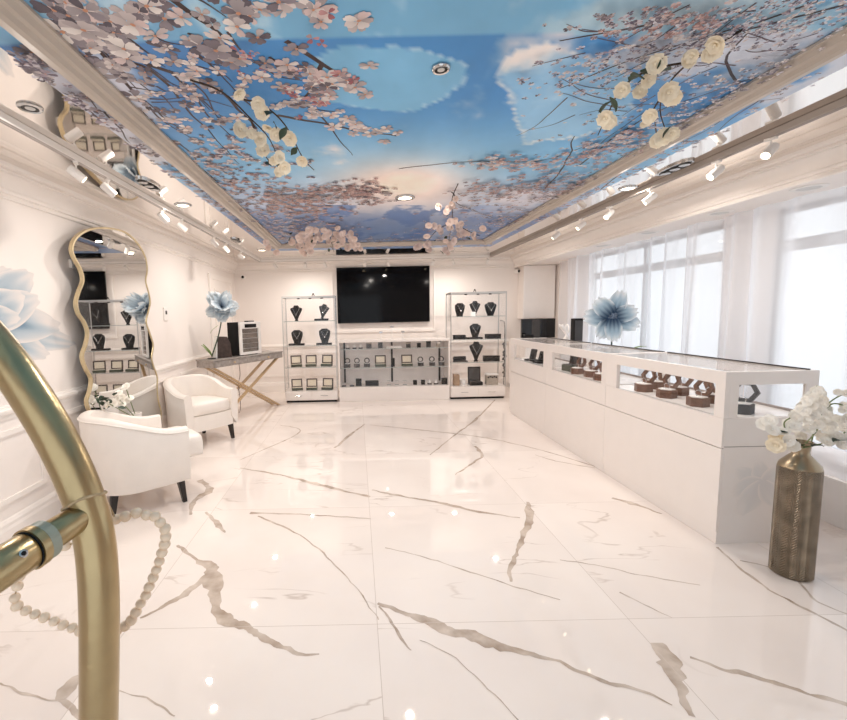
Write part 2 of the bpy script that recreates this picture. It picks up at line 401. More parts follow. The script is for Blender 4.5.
# mouldings: profile (out, z) swept along straight runs
def run(mb, prof, p0, p1, outdir):
    p0, p1, o = Vector(p0), Vector(p1), Vector(outdir)
    n = len(prof); vs = [p+o*a+Vector((0, 0, z)) for p in (p0, p1) for a, z in prof]
    mb.add(vs, [(i, (i+1) % n, n+(i+1) % n, n+i) for i in range(n)]+[tuple(range(n)), tuple(range(2*n-1, n-1, -1))])
crown = [(0, -.03), (.014, -.03), (.018, -.02), (.014, -.01), (.012, .0), (.03, .004), (.034, .02), (.03, .03), (.022, .034), (.026, .05), (.04, .075), (.065, .098), (.092, .112), (.088, .116), (.104, .12), (.104, .134), (.098, .138), (.126, .146), (.13, .1655), (0, .1655)]
cz = ZC-.166
for i, (a, b, o) in enumerate([((XL, YF, cz), (XL, YB, cz), (1, 0, 0)), ((XL, YB, cz), (XH, YB, cz), (0, -1, 0)), ((XH, YF, cz), (XH, YB, cz), (-1, 0, 0))]):
    mb = MB(); run(mb, crown, a, b, o); struct(f'trim_{i+2}', mb, M['trim'], True, 25)
mb = MB()
run(mb, [(0, 0), (.012, 0), (.012, .12), (.02, .125), (.02, .135), (0, .15)], (XH, YF, ZS-.002), (XH, YB, ZS-.002), (-1, 0, 0))
struct('trim_5', mb, M['trim'])
rail = [(0, -.045), (.01, -.045), (.012, -.02), (.026, -.008), (.03, .006), (.03, .018), (.016, .024), (.012, .04), (0, .045)]
base = [(0, 0), (.02, 0), (.02, .13), (.014, .15), (.014, .17), (.006, .19), (0, .2)]
DY0, DY1 = 7.15, 8.25          # door on the left wall near the back corner
for nm, seg, o in (('left', [((XL, YF), (XL, DY0-.1)), ((XL, DY1+.1), (XL, YB))], (1, 0, 0)), ('back', [((XL, YB), (XH, YB))], (0, -1, 0))):
    mb = MB(); m2 = MB()
    for a, b in seg:
        run(mb, base, a+(0,), b+(0,), o); run(m2, rail, a+(.9,), b+(.9,), o)
    struct('baseboard_'+nm, mb, M['trim']); struct('trim_6' if nm == 'left' else 'trim_7', m2, M['trim'])
# picture-frame panels
def panel_frame(mb, org, udir, u0, u1, z0, z1, out, w=.035, d=.014):
    org, udir, out = Vector(org), Vector(udir), Vector(out)
    for (a, b, c, e) in ((u0+w, u1-w, z0, z0+w), (u0+w, u1-w, z1-w, z1), (u0, u0+w, z0, z1), (u1-w, u1, z0, z1)):
        vs = [org+udir*u+Vector((0, 0, z))+out*t for u in (a, b) for z in (c, e) for t in (0, d)]
        mb.add(vs, [(0, 1, 3, 2), (4, 6, 7, 5), (0, 4, 5, 1), (2, 3, 7, 6), (0, 2, 6, 4), (1, 5, 7, 3)])
mb = MB()
for k in range(6): panel_frame(mb, (XL, 0, 0), (0, 1, 0), -.35+k*1.22, .72+k*1.22, .3, .78, (1, 0, 0))
struct('trim_8', mb, M['trim'])
mb = MB()
for k in range(4): panel_frame(mb, (0, YB, 0), (1, 0, 0), -2.2+k*1.3, -1.05+k*1.3, .3, .78, (0, -1, 0))
a = at_y(333, 266, YB); b = at_y(433, 331, YB)
panel_frame(mb, (0, YB, 0), (1, 0, 0), a.x-.05, b.x+.05, b.z, 2.34, (0, -1, 0), .04, .02)
struct('trim_9', mb, M['trim'])
# door on left wall
d1 = struct('door_1', MB().box(XL, XL+.012, DY0, DY1, .005, 2.12), M['trim'])
mb = MB()
for y0, y1, z0, z1 in ((DY0-.09, DY0, 0, 2.21), (DY1, DY1+.09, 0, 2.21), (DY0, DY1, 2.12, 2.21)): mb.box(XL, XL+.03, y0, y1, z0, z1, .005)
mb.build('casing', M['trim'], d1)
mb = MB()
for z0, z1 in ((.2, .85), (1.0, 1.98)): panel_frame(mb, (XL+.012, 0, 0), (0, 1, 0), DY0+.14, DY1-.14, z0, z1, (1, 0, 0))
mb.build('panel', M['trim'], d1)

# ------------------------------------------------------------------ ceiling mural
MX0, MX1, MY0, MY1, ZM = -1.3, 2.13, YF+.2, 7.0, ZC-.006
def lerp3(a, b, t): return tuple(a[i]+(b[i]-a[i])*t for i in range(3))
def sst(a, b, x): t = min(1, max(0, (x-a)/(b-a))); return t*t*(3-2*t)
def fbm(p, o=5): return noise.fractal(p, .8, 2.0, o)
def sky(x, y):
    u, v = proj((x, y, ZM)) if y > .75 else (300, -60)
    n = fbm(Vector((x*1.1, y*.9, 1.3)), 6); n2 = fbm(Vector((x*2.6+5, y*1.6, 4.1)), 6)
    top = (120, 178, 208); c = (66, 132, 190)
    c = lerp3(c, (122, 178, 214), sst(90, 165, v)); c = lerp3(c, (168, 188, 214), sst(165, 205, v)); c = lerp3(c, (96, 124, 168), sst(203, 222, v))
    c = lerp3(c, (116, 142, 180), sst(228, 245, v))
    c = lerp3(c, (70, 112, 168), sst(300, 90, u)*sst(240, 100, v)*.7)
    # cloud banks
    c = lerp3(c, (222, 214, 216), .8*sst(.06, .4, n+.25*sst(560, 760, u)-.12)*sst(225, 190, v))
    e = ((u-385)/75)**2+((v-78)/34)**2+n2*.5
    c = lerp3(c, (128, 184, 214), sst(1.05, .95, e)*.75); 
    if .96 < e < 1.06: c = lerp3(c, (190, 214, 226), .7*(1-abs(e-1.01)/.05))
    e = ((u-565)/66)**2+((v-95)/52)**2+n2*.6
    c = lerp3(c, (158, 202, 230), sst(1.05, .8, e)*.7); c = lerp3(c, (240, 230, 224), sst(70, 45, v+n2*30)*sst(1.05, .9, e)*.9)
    if .9 < e < 1.06: c = lerp3(c, (236, 230, 226), .75*(1-abs(e-.98)/.08))
    g = math.exp(-((u-402)/72)**2-((v-184)/26)**2)
    c = lerp3(c, (250, 226, 212), min(1, g*1.05))
    if 205 < v < 240: c = lerp3(c, (70, 104, 158), .7*sst(-.05, .25, n2)*sst(300, 330, u)*sst(520, 440, u))
    if v < 37.5+(270-u)*.0187+2.6:
        c = lerp3(c, (138, 190, 212), .6); c = lerp3(c, (214, 224, 226), .5*sst(.1, .45, n2))
    f = 1+.06*n2
    gr = .3*c[0]+.5*c[1]+.2*c[2]; c = lerp3(c, (gr, gr, gr), .02)
    return lin(tuple(min(255, max(0, k*f*1.1)) for k in c))[:3]
mu = MB()
gx, gy = 150, 330
mu.grid(gx, gy, lambda i, j: (MX0+(MX1-MX0)*i, MY0+(MY1-MY0)*j, ZM), 0, lambda i, j: sky(MX0+(MX1-MX0)*i, MY0+(MY1-MY0)*j))
mu.add([(x, y, z) for x in (MX0, MX1) for y in (MY0, MY1) for z in (ZM, ZC)], [(0, 1, 3, 2), (4, 6, 7, 5), (0, 4, 5, 1), (2, 3, 7, 6)], 0, (.6, .6, .6))
rb = random.Random(11)
zlay = [ZM-.0006]
def nz(): zlay[0] -= 1.5e-6; return zlay[0]
PAL = {'w': [(220, 211, 209), (198, 188, 188), (234, 227, 223), (178, 168, 170), (216, 196, 194)], 'g': [(162, 154, 158), (144, 136, 144), (192, 182, 182), (120, 111, 120), (94, 87, 98)],
       'p': [(196, 160, 156), (172, 138, 136), (212, 186, 180), (146, 114, 112)], 'b': [(164, 150, 162), (114, 104, 122), (198, 192, 200), (88, 79, 98), (216, 214, 222)],
       'c': [(160, 96, 104), (196, 146, 148), (176, 150, 152)]}
def blossom(x, y, r, pal, k=5):
    if not (MX0+.01 < x-r and x+r < MX1-.01 and y+r < MY1-.01): return
    a0 = rb.random()*6.28; sq = rb.uniform(.55, 1); ra = rb.random()*3.14; z = nz()
    ca, sa = math.cos(ra), math.sin(ra)
    def tf(px, py):
        py *= sq; return (x+px*ca-py*sa, y+px*sa+py*ca, z)
    for q in range(k):
        a = a0+q*2*PI/k+rb.uniform(-.15, .15); c0 = lin(rb.choice(PAL[pal]))[:3]; ln = r*rb.uniform(.85, 1.1); w = ln*rb.uniform(.26, .42)
        out = [(0.04*ln, 0), (.4*ln, -.75*w), (.78*ln, -w), (.98*ln, -.45*w), (.9*ln, 0), (.98*ln, .45*w), (.78*ln, w), (.4*ln, .75*w)]
        vs = [tf(px*math.cos(a)-py*math.sin(a), px*math.sin(a)+py*math.cos(a)) for px, py in out]
        dk = tuple(v*.72 for v in c0)
        mu.add(vs, [tuple(range(8))], 0, [dk, lerp3(dk, c0, .6)]+[c0]*5+[lerp3(dk, c0, .6)])
        z = nz()
    if r > .04:
        cc = lin((196, 140, 110))[:3]; vs = [tf(.14*r*math.cos(t), .14*r*math.sin(t)) for t in [i*1.047 for i in range(6)]]
        mu.add(vs, [tuple(range(6))], 0, cc)
def branch(px, w0, w1, col=(62, 48, 50)):
    P = catmull([at_z(a, b, ZM) for a, b in px], 6); m = len(P)-1; z = nz(); vs = []
    for i, p in enumerate(P):
        p = p+Vector((noise.noise(p*5), noise.noise(p*5+Vector((3, 3, 3))), 0))*.03
        q = P[min(i+1, m)]-P[max(i-1, 0)]; nn = Vector((-q.y, q.x, 0)).normalized(); w = w0+(w1-w0)*i/m
        for s in (1, -1):
            a = p+nn*w*s; vs.append((min(max(a.x, MX0+.01), MX1-.01), min(max(a.y, MY0+.01), MY1-.01), z))
    mu.add(vs, [(2*i, 2*i+1, 2*i+3, 2*i+2) for i in range(m)], 0, lin(col)[:3])
for b in ([(160, -8), (205, 22), (230, 40)], [(285, 40), (320, 62), (338, 72), (360, 83)], [(320, 62), (312, 80), (304, 98)], [(150, 66), (200, 82), (235, 103), (262, 137)],
          [(275, 115), (330, 125), (395, 137)], [(60, 20), (110, 60), (150, 110)], [(110, 60), (150, 70), (180, 100)]): branch(b, .012, .006)
for b in ([(846, 4), (760, 25), (640, 58), (560, 88)], [(820, 0), (700, 40), (620, 75)], [(744, 95), (730, 60), (748, 30)], [(580, 165), (640, 120), (720, 90)], [(545, 188), (568, 160), (575, 135)],
          [(452, 192), (462, 205), (492, 218)], [(600, 190), (655, 145), (652, 115)], [(400, 168), (470, 162), (540, 160), (600, 142)], [(660, 20), (610, 30), (560, 42)]): branch(b, .007, .003)
for _ in range(60):
    u, v = rb.gauss(150, 60), rb.gauss(80, 40); a = rb.uniform(0, 1.2); l = rb.uniform(15, 50)
    branch([(u, v), (u+l*.5, v+l*.5*a), (u+l, v+l*a+rb.uniform(-8, 8))], .006, .002, (70, 60, 66))
for _ in range(46):      # small twigs on the right half
    u, v = rb.uniform(560, 840), rb.uniform(2, 120); a = rb.uniform(-.9, .3); l = rb.uniform(20, 60)
    branch([(u, v), (u-l*.5, v-l*.5*a), (u-l, v-l*a+rb.uniform(-8, 8))], .004, .0015, (92, 72, 82))
def scatter(u, v, su, sv, n, r0, r1, pal, line=None):
    for _ in range(n):
        if line:
            t = rb.random()*(len(line)-1); k = int(t); t -= k; uu = line[k][0]+(line[k+1][0]-line[k][0])*t+rb.gauss(0, su); vv = line[k][1]+(line[k+1][1]-line[k][1])*t+rb.gauss(0, sv)
        else: uu, vv = rb.gauss(u, su), rb.gauss(v, sv)
        if vv > 262 or vv < -14: continue
        p = at_z(uu, vv, ZM); blossom(p.x, p.y, rb.uniform(r0, r1), rb.choice(pal))
scatter(105, 45, 52, 26, 80, .035, .07, 'wgg'); scatter(60, 20, 40, 14, 20, .05, .08, 'wg')
scatter(190, 100, 42, 30, 70, .028, .055, 'wwg'); scatter(165, 150, 40, 26, 50, .025, .05, 'wg')
scatter(0, 0, 16, 8, 26, .045, .07, 'wwg', [(180, 40), (230, 60), (290, 70), (330, 85), (365, 78)])
scatter(0, 0, 16, 7, 14, .045, .075, 'wwg', [(210, 12), (300, 8), (345, 12)])
scatter(0, 0, 6, 5, 22, .03, .055, 'w', [(300, 112), (345, 122), (392, 135)])
scatter(300, 95, 22, 10, 24, .03, .055, 'wwgc')
scatter(225, 170, 30, 22, 240, .018, .036, 'gwb'); scatter(240, 205, 26, 16, 300, .018, .04, 'gpb')
scatter(0, 0, 9, 6, 420, .018, .042, 'ppg', [(270, 200), (320, 195), (378, 190)]); scatter(305, 210, 22, 4, 110, .018, .04, 'p')
scatter(290, 232, 32, 9, 420, .02, .045, 'gbp'); scatter(370, 243, 60, 4, 240, .02, .05, 'gb')
scatter(0, 0, 8, 5, 190, .016, .036, 'ppw', [(468, 162), (530, 165), (600, 150), (640, 130)])
scatter(0, 0, 14, 6, 330, .016, .036, 'pgb', [(470, 190), (530, 188), (590, 180)]); scatter(520, 218, 36, 9, 330, .018, .04, 'gbp')
scatter(455, 238, 30, 6, 200, .02, .045, 'gbp')
scatter(0, 0, 26, 12, 520, .008, .02, 'bbw', [(560, 80), (640, 55), (740, 25), (840, 5)])
scatter(0, 0, 24, 12, 380, .01, .022, 'bwg', [(580, 160), (640, 120), (720, 90), (800, 60)])
scatter(0, 0, 16, 9, 260, .012, .026, 'bgp', [(560, 195), (620, 170), (700, 125)])
scatter(670, 12, 40, 9, 140, .01, .022, 'bpg')
scatter(0, 0, 10, 5, 260, .012, .028, 'bg', [(560, 212), (640, 178), (720, 142), (830, 88)]); scatter(0, 0, 8, 6, 200, .02, .05, 'gb', [(10, 45), (90, 110), (180, 180), (255, 235)])
for _ in range(14):     # buds
    u, v = rb.choice([(285, 60), (330, 12), (310, 90), (250, 45)]); p = at_z(rb.gauss(u, 14), rb.gauss(v, 10), ZM); blossom(p.x, p.y, rb.uniform(.02, .035), 'c', 3)
tag(mu.build('ceiling_mural', M['mural'], None, colors=True), 'printed blue sky and cherry blossom mural covering the middle of the ceiling', 'mural')

# moulding frame under the mural
prof = [(0, 0), (0, -.012), (.012, -.03), (.02, -.032), (.03, -.05), (.06, -.056), (.075, -.05), (.085, -.036), (.1, -.032), (.112, -.014), (.125, -.012), (.125, 0)]
prof = [(a*1.15, z) for a, z in prof]
L0, R1 = -1.175, 1.95; FB = 6.45
mb = MB(); zz = ZM-.002-.0012
run(mb, prof, (L0, MY0, zz), (L0, FB, zz), (1, 0, 0)); run(mb, prof, (R1, MY0, zz), (R1, FB, zz), (-1, 0, 0)); run(mb, prof, (L0, FB, zz), (R1, FB, zz), (0, -1, 0))
struct('trim_10', mb, M['mould'], True, 25)

# ------------------------------------------------------------------ lights
def area(name, loc, size, energy, col, parent=None, rot=(0, 0, 0), spread=None):
    l = bpy.data.lights.new(name, 'AREA'); l.shape = 'DISK'; l.size = size; l.energy = energy; l.color = col
    if spread: l.spread = spread
    o = bpy.data.objects.new(name, l); C.objects.link(o); o.location = loc; o.rotation_euler = rot
    if parent: o.parent = parent
    return o
WARM = (1, .915, .835)
def downlight(px, py, z, label, lit, r=.07, energy=0, off=0, dark=True):
    p = at_z(px, py, z); p.z = z-off
    t = thing('ceiling_light', label, 'light', p)
    MB().lathe([(r*.72, -.001), (r*.75, -.009), (r*.95, -.011), (r*1.08, -.006), (r*1.1, -.0005)], 28).local('trim_ring', M['chrome'] if dark else M['white_plastic'], t, True)
    if lit: MB().lathe([(.001, -.007), (r*.7, -.007), (r*.73, -.001)], 24).local('lens', M['lamp'], t)
    elif dark:
        MB().lathe([(r*.45, -.0062), (r*.72, -.0064), (r*.72, -.001)], 24).local('baffle', M['darkmetal'], t); MB().lathe([(.001, -.009), (r*.42, -.0085), (r*.44, -.001)], 20).local('lens', M['lampoff'], t)
    else: MB().lathe([(.001, -.007), (r*.72, -.007), (r*.73, -.001)], 24).local('lens', M['lampoff'], t)
    if energy: area('lamp', (0, 0, -.03), max(.05, r*.8), energy, WARM, t)
    return t
KL = 13
downlight(441, 67, ZM, 'chrome-ringed downlight with unlit lens in the blue sky of the mural', False, .036, KL, off=.004)  # lens drawn unlit; area light added below it for room brightness
downlight(405, 197, ZM, 'lit downlight in the pale sunlit cloud of the mural', True, .08, KL*1.4, off=.004)
downlight(30, 107, ZC, 'downlight with dark unlit lens in the white ceiling above the left wall, nearest the camera', False, .05, 6)  # dark lens, yet an added area light shines from under it
downlight(183, 205, ZC, 'lit round downlight in the white ceiling above the wavy mirror', True, .07, 7)
downlight(262, 250, ZC, 'lit round downlight in the ceiling corner above the console table', True, .07, KL)
downlight(628, 188, ZC, 'lit round downlight in the white ceiling above the display counters', True, .07, KL)
for q, lab in (((822, 187), 'flat unlit soffit light above the curtain, nearest the camera'), ((735, 212), 'flat unlit soffit light above the grey window pier'), ((665, 232), 'flat unlit soffit light above the blue flower by the curtain'), ((620, 245), 'flat unlit soffit light above the far end of the curtain')):
    p = at_z(q[0], q[1], ZS); p.x = 3.3
    t = downlight(*proj(p), ZS, lab, False, .095, 0, dark=False)
def triple(px, py, label):
    p = at_z(px, py, ZC); t = thing('ceiling_light', label, 'light', p)
    ov = [(.06*math.cos(a)+(.0), .17*math.sin(a)) for a in [i*PI/16 for i in range(32)]]
    inn = [(x*.82, y*.92) for x, y in ov]
    MB().ringprism(ov, inn, -.012, -.0005).local('trim_ring', M['chrome'], t)
    MB().prism(inn, -.005, -.0006).local('plate', M['darkmetal'], t)
    for k in (-1, 0, 1): MB().lathe([(.03, -.006), (.034, -.02), (.026, -.022), (.001, -.019)], 16, (0, k*.095, 0)).local('lamp_head', M['steel'], t, True)
triple(149, 184, 'oval three-lamp downlight in the white ceiling above the mirror'); triple(236, 240, 'oval three-lamp downlight in the white ceiling near the left back corner')
triple(675, 167, 'oval three-lamp downlight in the white ceiling right of the mural')
for q, e in (((149, 184), 8), ((236, 240), 12), ((675, 167), 9), ((500, 246), 20)):  # area lights added for brightness at the oval fittings; last one has no fitting
    p = at_z(q[0], q[1], ZC-.05); area('lamp', p, .06, e, WARM)

# track lighting
ZT = ZC-.04
XTL, XTR = -1.72, 2.46; YTB = at_z(380, 259.5, ZT).y
for nm, b in (('left', (XTL-.02, XTL+.02, YF, YTB+.02)), ('right', (XTR-.02, XTR+.02, YF, YTB+.02)), ('back', (XTL+.02, XTR-.02, YTB-.02, YTB+.02))):
    lab = {'left': 'long white ceiling track rail running along the left wall', 'right': 'long grey-white ceiling track rail running along the window side', 'back': 'white ceiling track rail crossing in front of the back wall'}[nm]
    t = thing('track_rail', lab, 'track rail', ((b[0]+b[1])/2, (b[2]+b[3])/2, ZT))
    MB().box(b[0], b[1], b[2], b[3], ZT, ZC-.0005, .004).build('channel', M['white_plastic'] if nm != 'right' else mat('grey_track', (168, 158, 150), .4), t)
    g = MB()
    if nm == 'back':
        for s in (-.009, .009): g.box(b[0], b[1], (b[2]+b[3])/2+s-.004, (b[2]+b[3])/2+s+.004, ZT-.0015, ZT+.001)
    else:
        for s in (-.009, .009): g.box((b[0]+b[1])/2+s-.004, (b[0]+b[1])/2+s+.004, b[2], b[3], ZT-.0015, ZT+.001)
    g.build('slot', M['groove'], t)
def head_proto():
    t = thing('track_spotlight', 'x', 'spotlight', (0, 0, 0))
    MB().box(-.014, .014, -.03, .03, -.014, 0, .003).local('adapter', M['white_plastic'], t)
    MB().tube([(0, 0, -.012), (0, 0, -.056)], .005, 10).local('stem', M['white_plastic'], t)
    T = Matrix.Translation((0, 0, -.074)) @ Matrix.Rotation(R(-50), 4, 'Y')
    MB().lathe([(.013, .052), (.025, .048), (.027, .04), (.027, -.05), (.023, -.052), (.023, -.044)], 20, T=T).local('head', M['white_plastic'], t, True)
    MB().lathe([(.0228, -.0455), (.001, -.0457)], 18, T=T).local('lens', M['lamp'], t)
    return t
H0 = head_proto(); used = [False]
ORD = ['nearest the camera', 'second from the camera', 'third from the camera', 'fourth from the camera', 'fifth from the camera', 'sixth from the camera', 'at the far end']
def put_head(x, y, rz, lab, grp):
    if not used[0]: used[0] = True; H0.location = (x, y, ZT); H0.rotation_euler = (0, 0, rz); H0['label'] = lab; H0['group'] = grp; return H0
    return dup(H0, lab, (x, y, ZT), rz, grp)
for i, q in enumerate([(76, 166), (108, 184), (163, 212), (182, 222), (214, 238), (226, 246), (241, 255)]):
    put_head(XTL, at_x(q[0], q[1], XTL).y, R(25)+PI/2*1.2*(i % 2)*0+R(15*(i % 3)), 'white cylinder spotlight on the left ceiling track, '+ORD[i], 'spotlights on the left track')
for i, q in enumerate([(770, 150), (716, 170), (650, 200), (609, 218), (581, 228), (556, 236)]):
    put_head(XTR, at_x(q[0], q[1], XTR).y, R(200-18*(i % 3)), 'white cylinder spotlight on the window-side ceiling track, '+ORD[i], 'spotlights on the window-side track')
for i, (u, lab) in enumerate([(275, 'above the left tall cabinet'), (305, 'second from the left'), (325, 'left of the television'), (365, 'above the left part of the television'), (388, 'above the middle of the television'), (433, 'at the right corner of the television'), (453, 'above the left side of the right tall cabinet'), (487, 'above the right side of the right tall cabinet')]):
    p = at_y(u, 262, YTB); h = put_head(p.x, YTB, R(60+40*(i % 2)), 'white spotlight on the back ceiling track, '+lab, 'spotlights on the back track')
    if i in (1, 4, 6): area('spot_lamp', (p.x, YTB-.15, ZT-.2), .06, 8, WARM, rot=(R(6), 0, 0))
for y in (2.2, 4.2): area('spot_lamp', (XTL+.1, y, ZT-.2), .06, 6, WARM, rot=(0, R(-25), 0))


# ------------------------------------------------------------------ curtains
rc = random.Random(21)
cuts = [1.15, 2.55, 3.95, 4.75, 5.9, 6.8, 7.72]
clabs = ['sheer white curtain panel at the right edge of the photo', 'sheer white curtain panel behind the vase of white flowers', 'gathered sheer white curtain in front of the grey window pier', 'sheer white curtain panel right of the large blue flower', 'pleated sheer white curtain behind the blue flower', 'pleated sheer white curtain beside the white wall cabinet']
for k in range(6):
    a, b = cuts[k], cuts[k+1]; ph = [rc.random()*6.28 for _ in range(4)]; fr = [rc.uniform(2.5, 4), rc.uniform(6, 9), rc.uniform(11, 16)]
    amp = .1 if k > 1 else .06
    def cf(i, j, a=a, b=b, ph=ph, fr=fr, amp=amp):
        z = .33+(ZS-.004-.33)*j; low = (1-j)
        y = a+(b-a)*i+.03*math.sin(3*i*6+ph[3])*low*.6
        L = b-a
        o = amp*(.6*math.sin(fr[0]*i*L*2.2+ph[0])+.6*math.sin(fr[1]*i*L*2+ph[1]+low*.5)+.35*math.sin(fr[2]*i*L*2+ph[2]))
        return (XC+o*(.55+.45*low)-.02+(.07 if a > 4.7 else 0), y, z)
    mb = MB().grid(110, 14, cf)
    o = mb.build('curtain', M['curtain'], None, True, ang=180); tag(o, clabs[k], 'curtain', 'sheer curtain panels along the window')
# bunched hem on the ledge
for q, (y0, y1, lab) in enumerate([(1.5, 3.4, 'rumpled white curtain hem bunched on the low window ledge behind the bronze vase')]):
    def hf(i, j, y0=y0, y1=y1):
        y = y0+(y1-y0)*i; a = PI*j; n = noise.noise(Vector((y*4, j*3, 2)))*.05+noise.noise(Vector((y*11, j*6, 5)))*.025
        r = .11+n
        return (3.38+r*1.1*math.cos(a), y, .321+max(0, (r+.02)*math.sin(a)))
    tag(MB().grid(70, 16, hf).build('curtain_hem', M['fabric'], None, True, ang=180), lab, 'fabric')

# ------------------------------------------------------------------ display counters
X0, X1, HC = 2.25, 2.82, 1.1
decal_args = []
def counter(y0, y1, label, end=False):
    t = thing('display_counter', label, 'display counter', ((X0+X1)/2, (y0+y1)/2, 0), 0, 'white glass-topped display counters')
    MB().box(X0+.015, X1-.01, y0+.004, y1-.004, 0, .8).build('carcass', M['groove'], t)
    MB().box(X0+.006, X1-.008, y0+.002, y1-.002, 0, .075, .002).build('plinth', M['white'], t)
    MB().box(X0, X0+.016, y0+.0015, y1-.0015, .078, .618, .0015).build('front_panel', M['white'], t)
    MB().box(X0, X0+.016, y0+.0015, y1-.0015, .623, .812, .0015).build('upper_panel', M['white'], t)
    for ya, yb in ((y0+.001, y0+.015), (y1-.015, y1-.001)):
        MB().box(X0+.0165, X1-.005, ya, yb, 0, .628, .001).build('side_panel', M['white'], t); MB().box(X0+.0165, X1-.005, ya, yb, .633, .812, .001).build('upper_side_panel', M['white'], t)
    MB().box(X0+.017, X1-.01, y0+.016, y1-.016, .8, .815).build('deck', M['whitegloss'], t)
    near, far = .075, .16
    p = MB()
    for xa, xb, ya, yb in ((X0, X0+.03, y0+.001, y0+near), (X0, X0+.03, y1-far, y1-.001), (X0+.031, X0+.085, y0+.001, y0+.02), (X1-.075, X1, y0+.001, y0+.02), (X0+.031, X0+.07, y1-.02, y1-.001), (X1-.06, X1, y1-.02, y1-.001)):
        MB().box(xa, xb, ya, yb, .813, 1.02).build('corner_post', M['white'], t)
    MB().box(X1-.035, X1-.012, y0+.022, y0+.05, .816, 1.02).build('inner_post', M['groove'], t)
    f = MB()
    for xa, xb, ya, yb in ((X0, X0+.03, y0+.001, y1-.001), (X1-.045, X1, y0+.001, y1-.001), (X0+.03, X1-.045, y0+.001, y0+.035), (X0+.03, X1-.045, y1-.035, y1-.001)): f.box(xa, xb, ya, yb, 1.02, HC)
    f.build('top_frame', M['white'], t)
    MB().box(X0+.012, X0+.018, y0+near, y1-far, .815, 1.02).build('front_glass', M['glass'], t)
    if end:
        decal_args.append(t)
    if end: MB().box(X0+.085, X1-.075, y0+.008, y0+.014, .813, 1.02).build('end_glass', M['glass'], t)
    MB().box(X0+.03, X1-.045, y0+.035, y1-.035, HC-.008, HC-.001).build('top_glass', M['glass'], t)
    MB().box(X1-.05, X1-.028, y0+.03, y1-.03, HC+.0005, HC+.007).build('track', M['darkmetal'], t)
    MB().box(X1-.02, X1-.014, y0+.022, y1-.022, .816, 1.02).build('back_glass', M['glass'], t)
    MB().box(X1-.023, X1-.011, y0+.022, y1-.022, .8155, .83).build('back_track', M['groove'], t)
counter(2.64, 3.92, 'white display counter nearest the camera, beside the bronze vase', True)
counter(3.92, 5.18, 'middle white display counter between the other two counters')
counter(5.18, 6.4, 'white display counter farthest from the camera, beside the right tall cabinet')

# hexagonal wooden ring boxes
def hexo(r, a0=0, n=6): return [(r*math.cos(a0+i*2*PI/n), r*math.sin(a0+i*2*PI/n)) for i in range(n)]
def ring_box(label, r, h, wood, lidr, n=6, white=True, tilt=78):
    t = thing('ring_box', label, 'ring box', (0, 0, 0))
    MB().prism(hexo(r, PI/6 if n == 6 else 0, n), 0, h).local('base', wood, t)
    MB().prism(hexo(r*.8, PI/6 if n == 6 else 0, n), h, h+.006).local('cushion', M['pearl'], t)
    tr = MB(); tr.tube([(r*.32*math.cos(a), 0, h+.006+r*.3+r*.32*math.sin(a)) for a in [i*PI/10 for i in range(20)]], .0022, 6, closed=True); tr.local('ring', M['silver'], t, True)
    T = Matrix.Translation((0, r*.72, h+.003+lidr*.9)) @ Matrix.Rotation(R(tilt), 4, 'X')
    MB().ringprism(hexo(lidr, 0, n), hexo(lidr*.66, 0, n), -.012, .012, T).local('lid', wood, t)
    return t
HX = ring_box('walnut hexagon ring box in the nearest counter, closest to its vase end', .068, .062, M['walnut'], .068)
zd = .815
HX.location = (2.37, 3.0, zd); HX.rotation_euler = (0, 0, R(-75)); HX['group'] = 'walnut ring boxes in the counters'
spots = [(2.37, 3.31, -72, 'walnut hexagon ring box in the nearest counter, second from its vase end'), (2.37, 3.58, -78, 'walnut hexagon ring box in the nearest counter, third from its vase end'),
         (2.53, 3.1, -68, 'walnut hexagon ring box, back row of the nearest counter, behind the first box'), (2.53, 3.4, -80, 'walnut hexagon ring box, back row of the nearest counter, second from vase end'),
         (2.55, 3.68, -95, 'walnut hexagon ring box at the far left corner of the nearest counter'), (2.36, 4.2, -75, 'walnut hexagon ring box in the middle counter, nearest the camera'),
         (2.38, 4.42, -70, 'walnut hexagon ring box in the middle counter, second from the camera'), (2.5, 4.3, -90, 'walnut hexagon ring box in the back row of the middle counter'),
         (2.36, 4.66, -80, 'walnut hexagon ring box in the middle counter, beside the green box')]
for x, y, a, lab in spots: dup(HX, lab, (x, y, zd), R(a), 'walnut ring boxes in the counters')
HG = ring_box('grey hexagon ring box seen through the end glass of the nearest counter', .068, .062, M['greybox'], .075)
HG.location = (2.47, 2.77, zd); HG.rotation_euler = (0, 0, R(-58))
def frame_box(label, w, d, h, lidh, base=M['greenbox'], frame=M['walnutdark'], inner=M['cream'], name='jewelry_box', grp=None, tilt=8):
    t = thing(name, label, 'jewelry box', (0, 0, 0), 0, grp)
    MB().box(-w/2, w/2, -d/2, d/2, 0, h, .004).local('base', base, t)
    MB().box(-w/2+.01, w/2-.01, -d/2+.01, d/2-.01, h, h+.006).local('cushion', inner, t)
    T = Matrix.Translation((0, d/2-.012, h+.001)) @ Matrix.Rotation(R(-tilt), 4, 'X')
    m = MB(); fw = .02
    for a in ((-w/2, w/2, 0, fw), (-w/2, w/2, lidh-fw, lidh), (-w/2, -w/2+fw, fw, lidh-fw), (w/2-fw, w/2, fw, lidh-fw)): m.box(a[0], a[1], -.012, .012, a[2], a[3], T=T)
    m.local('lid', frame, t); MB().box(-w/2+fw, w/2-fw, -.004, .008, fw, lidh-fw, T=T).local('lining', inner, t)
    return t
g = frame_box('dark green open jewelry box in the middle counter, beside the walnut boxes', .16, .12, .07, .1, inner=M['greybox']); g.location = (2.4, 4.88, zd); g.rotation_euler = (0, 0, R(-80))
